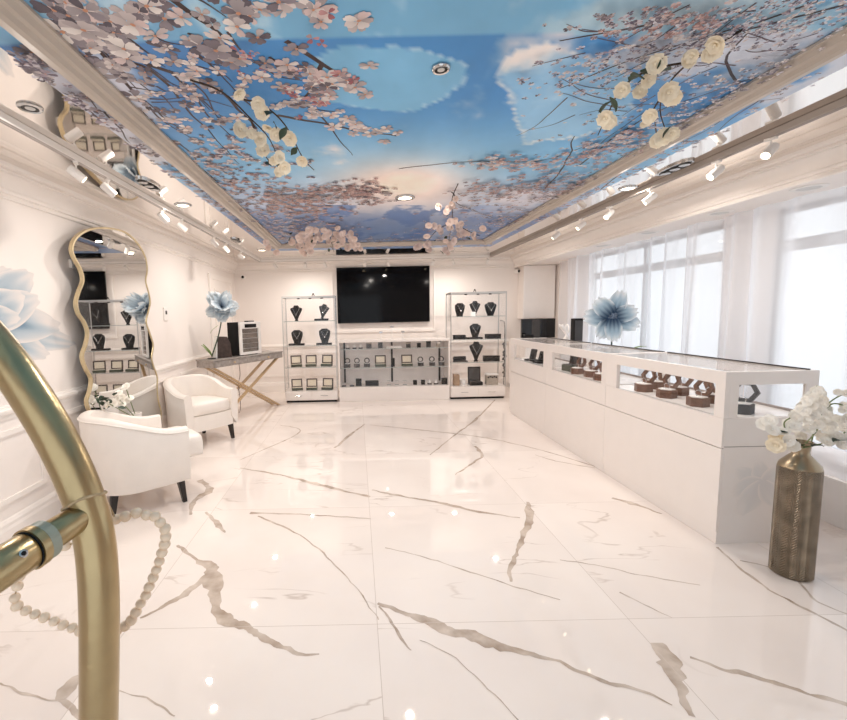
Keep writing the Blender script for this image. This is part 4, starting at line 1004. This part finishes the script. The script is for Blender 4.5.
garland('cream rose garland with dark leaves hanging over the right moulding of the mural', [[(745, 28, 0), (715, 47, .02), (690, 62, .05), (668, 85, .09), (660, 110, .14), (668, 136, .2)], [(690, 62, .05), (650, 70, .06), (622, 88, .08), (606, 118, .13), (598, 135, .15)], [(668, 85, .09), (652, 112, .14), (648, 120, .15)]],
        [(716, 44, .03), (712, 52, .03), (688, 60, .05), (692, 56, .05), (657, 64, .06), (668, 92, .1), (672, 96, .1), (648, 80, .08), (640, 92, .08), (650, 116, .15), (646, 122, .15), (622, 90, .08), (605, 118, .13), (609, 122, .13), (664, 137, .2), (672, 134, .2), (658, 140, .2)],
        [(667, 58, .05), (671, 70, .06), (630, 76, .07), (629, 82, .07), (609, 98, .1), (611, 102, .1), (607, 103, .1), (671, 127, .18), (640, 72, .06), (655, 74, .06)], ROSE, 7.4, (745, 28))
b3 = [(rg.gauss(308, 9), rg.gauss(237, 4), rg.uniform(.02, .15)) for _ in range(30)]+[(rg.gauss(335, 12), rg.gauss(236, 4), rg.uniform(.02, .12)) for _ in range(30)]+[(rg.gauss(355, 5), rg.gauss(244, 4), rg.uniform(.05, .15)) for _ in range(9)]+[(rg.gauss(300, 14), rg.gauss(250, 3), rg.uniform(.1, .2)) for _ in range(9)]
garland('blush blossom garland hanging at the back of the mural above the left tall cabinet', [[(285, 244, 0), (305, 236, .05), (330, 236, .08), (350, 238, .1), (358, 248, .15)], [(305, 236, .05), (308, 248, .14), (306, 254, .18)], [(330, 236, .08), (334, 252, .16)]], b3,
        [(rg.uniform(290, 358), rg.uniform(230, 250), rg.uniform(.03, .15)) for _ in range(10)], BLUSH, 2.9, (285, 244))
b4 = [(rg.gauss(448, 4), rg.gauss(208, 4), .05) for _ in range(7)]+[(rg.gauss(453, 4), rg.gauss(220, 3), .1) for _ in range(7)]+[(rg.gauss(442, 7), rg.gauss(228, 2), .08) for _ in range(8)]+[(rg.gauss(448, 3), rg.gauss(246, 5), .16) for _ in range(8)]+[(rg.gauss(470, 8), rg.gauss(232, 3), .08) for _ in range(9)]+[(rg.gauss(425, 6), rg.gauss(246, 4), .13) for _ in range(7)]
garland('blush blossom garland hanging at the back of the mural, right of the television', [[(458, 184, 0), (452, 200, .04), (452, 222, .09), (447, 250, .18)], [(452, 222, .09), (470, 232, .09), (480, 236, .1)], [(452, 222, .09), (435, 232, .1), (424, 248, .15)]], b4,
        [(446, 236, .1), (466, 238, .1), (450, 215, .07), (436, 240, .12), (440, 251, .16)], BLUSH, 2.9, (458, 184))

# giant blue organza flowers
def blue_flower(label, centre, facing, rad, n, base, vase, seed, leaves, vsize=(.07, .3), pale=0.):
    rr = random.Random(seed); c = Vector(centre); t = thing('giant_flower', label, 'artificial flower', base, 0)
    f = Vector(facing).normalized(); u = f.cross(Vector((0, 0, 1))).normalized(); w = u.cross(f)
    for k in range(n):
        a = k*2*PI/n+rr.uniform(-.2, .2); ln = rad*rr.uniform(.78, 1.1); wd = ln*rr.uniform(.3, .42); cup = rr.uniform(-.1, .5)+(.5*(k % 3) if n > 10 else 0); lay = .03*(k % 2)
        dr = u*math.cos(a)+w*math.sin(a)
        if n > 12: dr = (dr+f*rr.uniform(-.5, 1.6)).normalized()
        sd = -u*math.sin(a)+w*math.cos(a); ph = rr.random()*6
        def pf(i, j):
            s = (i-.5)*2; ww = wd*(.22+.78*math.sin(PI*min(.93, .1+j*.72))); edge = j*j
            rip = (.05*ln*math.sin(s*7+ph)*edge+.03*ln*math.sin(s*13+ph*2)*edge)*(2 if n > 10 else 1)
            return c+dr*(ln*(j*(1-.1*s*s)+.05*math.sin(s*9+ph)*edge))+sd*(s*ww)+f*(cup*ln*(j-.5*j*j)+.15*ln*s*s*j*.6+rip+lay)
        def cf(i, j):
            s = abs(i-.5)*2; n_ = .5+.5*math.sin(i*26+ph)
            cc = lerp3((44, 66, 94), (164, 188, 204), sst(.0, .66, j+.16*(n_-.5))); cc = lerp3(cc, (232, 238, 242), sst(.6, 1.0, max(j, s*.97*min(1, j*2))))
            cc = lerp3(cc, (216, 222, 226), pale*(1-.5*sst(.3, 0, j)))
            return lin(cc)[:3]
        MB().grid(15, 12, pf, 0, cf).build('petal', M['petalblue'], t, True, True, ang=180)
    cm = MB()
    for k in range(16):
        a = k*2.4; r = rad*.15*math.sqrt(k/16); cm.sphere(c+u*r*math.cos(a)+w*r*math.sin(a)+f*.03, rad*.045, 8, 6)
    cm.build('centre', mat('flower_centre_blue', (92, 108, 128), .7, var=.3, scale=40), t, True)
    b = Vector(base); mid = (b+c)/2+Vector((.02, .03, 0))
    MB().tube(catmull([c-f*.01, c-f*.05-Vector((0, 0, .05)), mid, b+Vector((0, 0, .03))], 6), .009, 8).build('stem', M['leaf'], t, True)
    if vase: MB().lathe([(vsize[0]*.8, 0), (vsize[0], vsize[1]*.4), (vsize[0]*.6, vsize[1]*.85), (vsize[0]*.7, vsize[1]), (vsize[0]*.6, vsize[1]), (vsize[0]*.5, vsize[1]*.8)], 20, base).build('pot', M['white'], t, True)
    else: MB().lathe([(.06, 0), (.06, .012), (.012, .02)], 18, base).build('foot', M['darkwood'], t, True)
    for p, rot, s in leaves: child('leaf', PALELEAF, t, p, rot, s)
    return t
cF = at_y(613, 317, 5.15)
blue_flower('large open pale blue fabric flower behind the counters in front of the curtain', cF, (-.5, -.86, .1),   .31, 7, (cF.x+.06, 5.3, 0), True, 12, [(at_y(632, 350, 5.2), (0, R(-25), R(15)), 1.3)], (.13, .5))
def decal(name, label, cat, plane, petals, dark, mid, edge, parent=None):
    mb = MB()
    for li, (c, tip, wd, bend) in enumerate(petals):
        c, tip = Vector(c), Vector(tip); dv = tip-c; nv = Vector((-dv.y, dv.x)).normalized()
        def pf(i, j):
            sgn = (i-.5)*2; w_ = wd*(.12+.88*math.sin(PI*min(.9, .08+j*.8))**.8)
            q = c+dv*j*(1-.13*sgn*sgn+.02*math.sin(sgn*8+li))+nv*(sgn*w_+bend*j*j)
            return plane(q.x, q.y, .0008+.0004*li)
        def cf(i, j):
            sgn = abs(i-.5)*2; n_ = noise.noise(Vector((i*5, j*2.2, li*3.1)))
            t = min(1, max(0, j+.3*n_)); cc = lerp3(dark, mid, sst(.08, .62, t)); cc = lerp3(cc, edge, max(sst(.5, 1.1, t), sst(.6, 1, sgn)))
            return lin(cc)[:3]
        mb.grid(17, 22, pf, 0, cf)
    o = mb.build(name, M['decal'], parent, False, True)
    return tag(o, label, cat) if label else o
M['decal'] = attr_mat('printed_decal', .55, .3)
decal('wall_decal', 'printed pale blue flower decal on the left wall, left of the wavy mirror', 'wall decal', lambda u, v, o: at_x(u, v, XL+o),
      [((-26, 318), (6, 266), 24, 4), ((-22, 314), (34, 276), 22, -3), ((-22, 326), (74, 346), 16, -2), ((-24, 330), (50, 350), 16, 5), ((-22, 322), (60, 322), 20, 4), ((-22, 320), (40, 302), 20, -3), ((-22, 318), (22, 292), 19, 3), ((-22, 320), (20, 318), 14, 0)],
      (70, 104, 132), (172, 187, 198), (228, 221, 217))
pr = decal('printed_panel', None, None, lambda u, v, o: Vector((X0+.02+.0009+u/100, 2.64+.001-o, v/100)), [((25, 38), (9, 51), 6, 2), ((25, 38), (22, 54), 6, 0), ((25, 38), (40, 50), 7, -2), ((25, 40), (6, 34), 7, 1), ((25, 40), (14, 18), 8, -2), ((25, 40), (36, 22), 7, 2)],
      (222, 218, 216), (226, 222, 219), (237, 230, 225), decal_args[0])
pr['label'] = 'faint grey flower print on the end panel'
# ------------------------------------------------------------------ console table
A, B = Vector((-1.95, 5.9)), Vector((-1.235, 7.28)); uu = (B-A).normalized(); vv = Vector((-uu.y, uu.x)); Lt = (B-A).length; Dt = .34
th = math.atan2(uu.y, uu.x); cen = (A+B)/2+vv*Dt/2
tb = thing('console_table', 'grey wood console table with crossed gold legs in the left back corner', 'table', (cen.x, cen.y, 0), th)
hl, hd = Lt/2, Dt/2; z0, z1 = .81, .92
MB().box(-hl, hl, -hd, hd, z1-.02, z1, .003).local('tabletop', M['greywood'], tb)
MB().box(-hl+.008, hl-.008, -hd+.012, hd-.008, z0, z1-.0205).local('apron', M['greywood'], tb)
for a, b in ((-hl+.02, -.004), (.004, hl-.02)):
    d = MB().box(a, b, -hd, -hd+.0115, z0+.012, z1-.032, .003).local('drawer', M['greywood'], tb)
    MB().lathe([(.012, 0), (.008, .012), (.014, .018), (.001, .02)], 12, T=Matrix.Translation(((a+b)/2, -hd, (z0+z1)/2-.01)) @ Matrix.Rotation(R(90), 4, 'X')).local('knob', M['goldwood'], d, True)
def bar(p, q, w, d):
    p, q = Vector(p), Vector(q); ax = (q-p).normalized(); n2 = Vector((0, 1, 0)); n1 = ax.cross(n2).normalized(); vs = [c+n1*sx*w/2+n2*sy*d/2 for c in (p, q) for sx, sy in ((-1, -1), (1, -1), (1, 1), (-1, 1))]
    for i in range(4): vs[i].z = p.z; vs[i+4].z = q.z
    return MB().add(vs, [(3, 2, 1, 0), (4, 5, 6, 7)]+[(i, (i+1) % 4, 4+(i+1) % 4, 4+i) for i in range(4)])
bar((hl-.02, -hd+.12, 0), (-hl+.08, -hd+.12, z0), .1, .045).local('leg', M['goldwood'], tb)
bar((-hl+.05, -hd+.07, 0), (hl-.07, -hd+.075, z0), .095, .045).local('leg', M['goldwood'], tb)
bar((-hl+.05, hd-.06, 0), (hl-.07, hd-.04, z0), .095, .045).local('leg', M['goldwood'], tb)
bar((hl-.02, hd-.1, 0), (-hl+.08, hd-.09, z0), .1, .045).local('leg', M['goldwood'], tb)
def tloc(lx, ly): q = cen+uu*lx+vv*ly; return q
# mini fridge
q = tloc(.05, .0); f = thing('mini_fridge', 'small black and white glass-door cooler standing on the console table', 'fridge', (q.x, q.y, z1), th)
w, d, h = .47, .25, .5
MB().box(-w/2, w/2, -d/2+.03, d/2, .012, h, .008).local('body', M['black'], f)
m = MB()
for a in ((-w/2, w/2, .012, .05), (-w/2, w/2, h-.1, h), (-w/2, -w/2+.05, .05, h-.1), (w/2-.05, w/2, .05, h-.1)): m.box(a[0], a[1], -d/2, -d/2+.029, a[2], a[3], .004)
dr = m.local('door', M['white_plastic'], f)
MB().box(-w/2+.05, w/2-.05, -d/2+.008, -d/2+.014, .05, h-.1).local('door_glass', M['glass'], dr)
MB().box(-w/2+.06, w/2-.06, -d/2+.0275, -d/2+.0298, .05, h-.1).local('interior', mat('cooler_interior', (122, 112, 104), .6, var=.2, scale=12), f)
m = MB()
for k in range(4): m.box(-w/2+.06, w/2-.06, -d/2+.016, -d/2+.027, .1+k*.075, .108+k*.075)
m.local('rack', M['steel'], f); MB().box(-.13, .13, -d/2-.003, -d/2, h-.085, h-.03, .001).local('control_panel', M['blackgloss'], f)
m = MB()
for x in (-.16, .16):
    for y in (-.08, .09): m.box(x-.015, x+.015, y-.015, y+.015, 0, .0125)
m.local('foot', M['black'], f)
t = thing('small_case', 'flat black case lying on top of the small cooler', 'case', (q.x+uu.x*.12, q.y+uu.y*.12, z1+h), th)
MB().box(-.07, .07, -.04, .04, 0, .018, .006).local('case', M['black'], t); MB().box(-.07, .07, -.041, -.0395, .008, .011).local('seam', M['steel'], t)
q = tloc(-.42, .0); t = thing('perfume_box', 'dark brown upright box with a slanted top on the console table, left of the cooler', 'box', (q.x, q.y, z1), th-R(20))
T = None; mb = MB(); ol = [(-.11, 0), (.11, 0), (.1, .2), (.05, .3), (-.09, .31)]
Tz = Matrix(((1, 0, 0, 0), (0, 0, 1, 0), (0, 1, 0, 0), (0, 0, 0, 1)))
MB().prism(ol, -.05, .05, Tz).local('body', mat('dark_brown_board', (66, 50, 44), .4, var=.5, scale=18), t)
MB().prism([(-.135, 0), (-.112, 0), (-.093, .3), (-.105, .31)], -.048, .048, Tz).local('spine', M['pearl'], t)
q = tloc(-.62, .02); b0 = Vector((q.x, q.y, z1)); cT = at_y(222, 308, q.y)
blue_flower('pale blue fabric flower standing on the console table', cT, (.25, -.9, .3), .23, 26, b0, False, 9, [(b0+Vector((0, 0, .03)), (0, R(-75), R(190)), 1.3), (b0+Vector((0, 0, .03)), (0, R(-60), R(160)), 1.4), (b0+Vector((0, .01, .03)), (0, R(-70), R(230)), 1.3), (b0+Vector((.0, .0, .36)), (0, R(-60), R(20)), .9)], pale=.55)
q = tloc(-.05, .05); t = thing('power_cord', 'thin grey power cord hanging under the console table', 'cord', (q.x, q.y, 0))
MB().tube(catmull([(q.x, q.y, z0), (q.x+.01, q.y, .62), (q.x-.03, q.y+.02, .45), (q.x-.02, q.y+.05, .2), (q.x-.06, q.y+.1, .006), (q.x-.2, q.y+.2, .006)], 6), .006, 6).build('cord', M['groove'], t, True)

# ------------------------------------------------------------------ small arrangement before the mirror
q = Vector((-2.1, 4.06, 0)); v0 = thing('floor_vase', 'slim white floor vase between the near armchair and the mirror', 'vase', q)
MB().lathe([(.06, 0), (.075, .2), (.07, .45), (.045, .58), (.05, .62), (.04, .62), (.035, .56)], 20, q).build('body', M['white'], v0, True)
t = thing('bouquet', 'white blossoms and dark leaves in front of the mirror behind the near armchair', 'flowers', q+Vector((0, 0, .56)))
for (u, v) in [(126, 387), (119, 393), (122, 398), (127, 400), (117, 400), (130, 398), (121, 404), (113, 403), (108, 405)]: child('blossom', rg.choice(WHITE), t, at_x(u, v, -2.1+rg.uniform(-.04, .04)), (rg.uniform(.6, 1.6), 0, rg.uniform(-1, 1)), rg.uniform(.55, .75))
for (u, v) in [(100, 401), (104, 397), (107, 402), (111, 400), (103, 406), (110, 407), (118, 408), (106, 398), (99, 405), (114, 396)]: child('leaf', LEAF, t, at_x(u, v, -2.1+rg.uniform(-.04, .04)), (rg.uniform(-1, 1), rg.uniform(-1.5, .3), rg.uniform(0, 6.28)), rg.uniform(.8, 1.1))
for (u, v) in [(126, 388), (120, 400), (106, 402)]: MB().tube([q+Vector((0, 0, .56)), at_x(u, v, -2.1)], .004, 6).build('stem', M['greenstem'], t)

# ------------------------------------------------------------------ bronze vase and bouquet
vb = at_z(790.5, 573, 0); vb = Vector((vb.x, vb.y+.0, 0))
t = thing('floor_vase', 'tall textured bronze floor vase in front of the nearest display counter', 'vase', vb)
rv_ = .093
MB().lathe([(rv_*.9, 0), (rv_, .008), (rv_, .6), (rv_*.985, .618)], 48, vb).build('body', M['vase'], t, True)
MB().lathe([(rv_*.985, .618), (rv_*.93, .635), (rv_*.6, .672), (rv_*.42, .69), (rv_*.38, .705), (rv_*.42, .745), (rv_*.52, .76), (rv_*.46, .76), (rv_*.33, .72), (rv_*.33, .69)], 48, vb).build('neck', mat('smooth_bronze', (158, 142, 118), .3, .85, var=.1), t, True)
vt = vb+Vector((0, 0, .73)); bq = thing('bouquet', 'bouquet of white hydrangea, orchids and trailing buds in the bronze vase', 'flowers', vt)
Yv = vb.y
def bl(u, v, dy, s, data): 
    p = at_y(u, v, Yv+dy); to = ((EYE-p).normalized()+Vector((rg.uniform(-.7, .7), rg.uniform(-.5, .5), rg.uniform(-.4, .7)))).normalized()
    child('blossom', data, bq, p, to.to_track_quat('Z', 'Y').to_euler(), s)
for k in range(62):     # cone of small white florets
    h = k/62; r = 27*(1-h)**.75; a = k*2.4; bl(806+h*12+r*math.cos(a), 436-h*48+5*math.sin(a)*(1-h), .07*math.sin(a), .5-.16*h, rg.choice(WHITE))
for u, v in [(764, 424), (772, 430), (778, 438), (770, 421), (782, 432), (788, 440), (776, 445), (792, 446)]: bl(u, v, rg.uniform(-.09, -.03), .62, rg.choice(WHITE+ROSE))
for u, v in [(832, 430), (838, 437), (845, 428), (830, 440), (842, 444), (851, 438), (836, 420), (847, 418), (826, 442)]: bl(u, v, rg.uniform(-.08, .06), .55, rg.choice(WHITE))
for u, v in [(838, 392), (846, 393), (844, 405), (848, 408), (843, 410)]: bl(u, v, -.03, .34, WHITE[0])
for pts in ([(803, 446), (817, 430), (820, 415), (830, 402), (843, 394)], [(820, 416), (832, 404), (846, 406)], [(800, 448), (790, 440), (784, 424), (790, 418)], [(803, 448), (812, 440), (818, 395), (817, 386)], [(803, 448), (835, 440), (845, 432)], [(800, 448), (780, 441), (766, 426)]):
    MB().tube(catmull([at_y(u, v, Yv-.02+.02*math.sin(u)) for u, v in pts], 5), .0035, 6).build('stem', M['greenstem'], bq, True)
for u, v, r in [(797, 441, (0, -.3, 2.4)), (803, 446, (0, .2, 1.2)), (812, 447, (0, -.2, .3)), (790, 436, (.4, -.5, 2.8)), (833, 442, (0, -.3, .2))]: child('leaf', BIGLEAF, bq, at_y(u, v, Yv-.06), r, .8)

# ------------------------------------------------------------------ right back niche
cab = thing('wall_cabinet', 'plain white wall cabinet in the right back niche beside the curtain', 'cabinet', (3.28, YB-.15, 1.36))
ca, cb = at_y(524, 266, 8.3), at_y(554.5, 318, 8.3)
MB().box(ca.x, cb.x, 8.32, YB, cb.z, ZS-.003, .004).build('body', M['white'], cab)
xm = (ca.x+cb.x)/2
MB().box(ca.x+.003, cb.x-.003, 8.3, 8.319, cb.z+.003, ZS-.006, .003).build('door', M['whitegloss'], cab)
kz = .93
cr = thing('back_console', 'white low console against the right back niche, behind the display counters', 'console', (3.3, 8.2, 0))
MB().box(3.0, 3.42, 6.4, 7.74, .07, kz).box(3.0, 3.75, 7.741, YB-.004, .07, kz).build('body', M['white'], cr); MB().box(3.03, 3.22, 6.45, YB-.03, 0, .07).build('plinth', M['groove'], cr)
for k in range(3): MB().box(2.985, 3.0, 6.41+k*.73, 7.13+k*.73, .09, kz-.02, .003).build('door', M['white'], cr)
def blackbox(u0, u1, v0, y, label, name='monitor', cat='monitor', strip=None):
    a = at_y(u0, v0, y); b = at_y(u1, v0, y)
    t = thing(name, label, cat, ((a.x+b.x)/2, y, kz))
    MB().box(a.x, b.x, y, y+.06, kz+.07, a.z, .004).build('case', M['blackgloss'], t)
    MB().box((a.x+b.x)/2-.08, (a.x+b.x)/2+.08, y-.03, y+.1, kz, kz+.012).build('stand', M['black'], t); MB().box((a.x+b.x)/2-.02, (a.x+b.x)/2+.02, y+.02, y+.05, kz+.012, kz+.071).build('neck', M['black'], t)
    if strip: p = at_y(strip[0], v0, y); r_ = at_y(strip[1], v0, y); MB().box(p.x, r_.x, y-.003, y, kz+.09, a.z-.012).build('grey_strip', M['greybox'], t)  # plain charcoal strip laid over the case front
    else: MB().box(a.x+.01, b.x-.01, y-.002, y, kz+.08, a.z-.01).build('screen', M['screen'], t)
blackbox(522, 555.5, 319, 8.05, 'black glossy monitor with a grey vertical strip under the white wall cabinet', strip=(532, 540))
t = thing('black_box', 'low black box in front of the monitor under the white wall cabinet', 'box', (3.05, 7.85, kz)); MB().box(3.005, 3.16, 7.8, 7.92, kz, kz+.13, .005).build('body', M['black'], t); MB().box(3.0045, 3.1605, 7.7995, 7.9205, kz+.131, kz+.15, .004).build('lid', M['blackgloss'], t)
SY = 6.55; p0, p1 = at_y(574.5, 318.5, SY), at_y(583.5, 318.5, SY)
t = thing('speaker', 'narrow upright black speaker left of the large blue flower', 'speaker', ((p0.x+p1.x)/2, SY, kz)); ww = p1.x-p0.x
MB().box(p0.x, p1.x, SY, SY+.12, kz, p0.z, .012).build('case', M['black'], t); MB().box(p0.x+.012, p1.x-.012, SY-.004, SY, kz+.03, p0.z-.03).build('grille', M['greybox'], t)
p0 = at_y(566, 330, 6.95); t = thing('sculpture', 'white swirling ornament between the monitor and the black speaker', 'ornament', (p0.x, 6.95, kz))
MB().lathe([(.07, 0), (.07, .02), (.02, .03)], 18, (p0.x, 6.95, kz)).build('foot', M['white'], t)
for k in range(3): MB().tube([(p0.x+(.11-.02*k)*math.cos(a)*math.sin(a*.5+k), 6.95+.03*math.sin(a*2+k), kz+.03+.17*(1-math.cos(a))/1.0*.9) for a in [i*2*PI/40*(1-.08*k) for i in range(41)]], .013, 8).build('swirl', M['whitegloss'], t, True)

# ------------------------------------------------------------------ glass entrance door with brass half-moon pull and bead garland
n = Vector((-.222, -.975, 0)).normalized(); d = Vector((-n.y*-1, 0, 0)); d = Vector((-.975, .222, 0)).normalized()
P0 = at_y(90, 512, .5)
s_g = .068
door = thing('glass_door', 'open clear glass entrance door with a curved brushed brass pull, left foreground', 'door', (P0+n*s_g+d*.4)*1.0)
door.location.z = 0; pc = P0+n*s_g
door['kind'] = 'thing'
def slab(mb, u0, u1, z0, z1, t0, t1):
    vs = [Vector((pc.x, pc.y, 0))+d*u+n*t+Vector((0, 0, z)) for u in (u0, u1) for t in (t0, t1) for z in (z0, z1)]
    return mb.add(vs, [(0, 1, 3, 2), (4, 6, 7, 5), (0, 4, 5, 1), (2, 3, 7, 6), (0, 2, 6, 4), (1, 5, 7, 3)])
slab(MB(), -.085, .8, .08, 2.3, -.005, .005).build('pane', M['doorglass'], door)
slab(MB(), -.085, .8, .004, .079, -.014, .014).build('bottom_rail', M['brass'], door)
tube_px = [(98, 760), (99, 715), (99.5, 660), (99.5, 610), (98, 570), (94, 535), (86, 505), (73, 472), (55, 436), (36, 404), (12, 368), (-12, 338)]
pts = [at_plane(u, v, P0, n) for u, v in tube_px]
lo = pts[0]; lower = [Vector((lo.x, lo.y, 0))+d*.008*k*k+Vector((0, 0, lo.z-.07*k)) for k in range(5, 0, -1)]
up_ = pts[-1]; dirv = (pts[-1]-pts[-2]).normalized(); upper = [up_+dirv*.05*k+d*.006*k*k for k in range(1, 5)]
full = catmull(lower+pts+upper, 5)
MB().tube(full, .0222, 32).build('pull_tube', M['brass'], door, True)
J = at_plane(88, 512, P0, n); zz_ = Vector((0, 0, -.012))
def cyl(a, b, r, name, m, bev=True): return MB().tube([a, a+(b-a)*.02, b-(b-a)*.02, b], [r*.96, r, r, r*.96], 28).build(name, m, door, True)
ax = (n+Vector((0, 0, -.08))).normalized()
cyl(J, J+ax*(s_g-.012), .0165, 'standoff', M['brass'])
cyl(J+ax*(s_g-.0125), J+ax*(s_g-.0015), .0215, 'gasket', M['gasket'])
cyl(J+ax*(s_g-.001), J+ax*(s_g+.008), .0225, 'flange', M['brass'])
cyl(J+ax*(s_g+.008), J+ax*(s_g+.0095), .0205, 'seal_ring', M['black'])
cyl(J+ax*(s_g+.0095), J+ax*(s_g+.07), .02, 'outer_standoff', M['brass'])
sc = J+ax*(s_g+.026); sd = (EYE-sc).normalized(); sd = (sd-ax*sd.dot(ax)).normalized()
cyl(sc+sd*.0185, sc+sd*.0208, .0042, 'set_screw', M['chrome']); cyl(sc+sd*.0205, sc+sd*.0212, .0022, 'screw_socket', M['black'])
# lower standoff, mirrored below the frame
J2 = full[3]; cyl(J2, J2+n*(s_g-.006), .0165, 'standoff', M['brass']); cyl(J2+n*(s_g-.0055), J2+n*(s_g-.005), .0215, 'gasket', M['gasket'])
# beads
bd = [(545, 138), (590, 125), (642, 108), (690, 118), (730, 124), (754, 152), (777, 182), (780, 218), (775, 255), (762, 295), (750, 335), (736, 375), (721, 412), (702, 455), (686, 495), (662, 535), (640, 575), (618, 612), (588, 640), (550, 662), (505, 672), (460, 676), (415, 672), (375, 662), (340, 648), (297, 635), (255, 618), (208, 600), (165, 585), (122, 568), (80, 545), (70, 507), (82, 452), (92, 408), (115, 372), (150, 345), (192, 315), (235, 282), (308, 262), (370, 240), (430, 205), (490, 160)]
ring = [at_y(u/4.706, 490+v/4.706, .557) for u, v in bd]
bt = thing('bead_garland', 'string of whitewashed wooden beads hung on the brass door pull', 'bead garland', ring[2], 0)
sph = MB().sphere((0, 0, 0), .0072, 14, 10, .92).data('bead', M['bead'], True, ang=180)
for p in ring: child('bead', sph, bt, p, (rg.uniform(-.5, .5), rg.uniform(-.5, .5), 0), rg.uniform(.9, 1.06))
MB().tube(catmull(ring, 3, True), .0011, 5, closed=True).build('string', M['jute'], bt, True)
tie = at_plane(84, 500, P0, n); e1 = Vector((0, 0, 1)); q_ = dirv.cross(n).normalized()
tt = (full[min(range(len(full)), key=lambda i: (full[i]-tie).length)]); ii = min(range(len(full)), key=lambda i: (full[i]-tie).length)
tan = (full[ii+1]-full[ii-1]).normalized(); e1 = tan.cross(n).normalized(); e2 = n
MB().tube([tt+(e1*math.cos(a)+e2*math.sin(a))*.0236+tan*.003*math.sin(a*2) for a in [k*PI/16 for k in range(33)]], .0016, 6).build('tie', M['jute'], bt, True)
MB().tube([tt-e2*.0236, (tt-e2*.0236+ring[0])/2+Vector((0, .004, -.004)), ring[0]], .0013, 6).build('tie_end', M['jute'], bt, True)

# ------------------------------------------------------------------ world, camera, colour management
w = bpy.data.worlds.new('World'); bpy.context.scene.world = w; w.use_nodes = True
bg = w.node_tree.nodes['Background']; bg.inputs['Color'].default_value = (.91, .955, 1, 1); bg.inputs['Strength'].default_value = 1.25
cam = bpy.data.cameras.new('camera'); co = bpy.data.objects.new('camera', cam); C.objects.link(co)
cam.sensor_fit = 'HORIZONTAL'; cam.sensor_width = 36; cam.lens = F/847*36; cam.shift_x = (423.5-CX)/847; cam.shift_y = (CY-360)/847; cam.clip_start = .02
mm = Matrix((RT, UP, -fwd)).transposed().to_4x4(); mm.translation = EYE; co.matrix_world = mm
sc_ = bpy.context.scene; sc_.camera = co
sc_.view_settings.view_transform = 'Standard'; sc_.view_settings.look = 'None'; sc_.view_settings.gamma = 1; sc_.view_settings.exposure = .07
try:
    sc_.cycles.use_denoising = True; sc_.cycles.denoiser = 'OPENIMAGEDENOISE'
    sc_.cycles.max_bounces = 14; sc_.cycles.diffuse_bounces = 8; sc_.cycles.glossy_bounces = 6; sc_.cycles.transparent_max_bounces = 24
    sc_.cycles.caustics_reflective = True; sc_.cycles.sample_clamp_indirect = 6
except Exception: pass
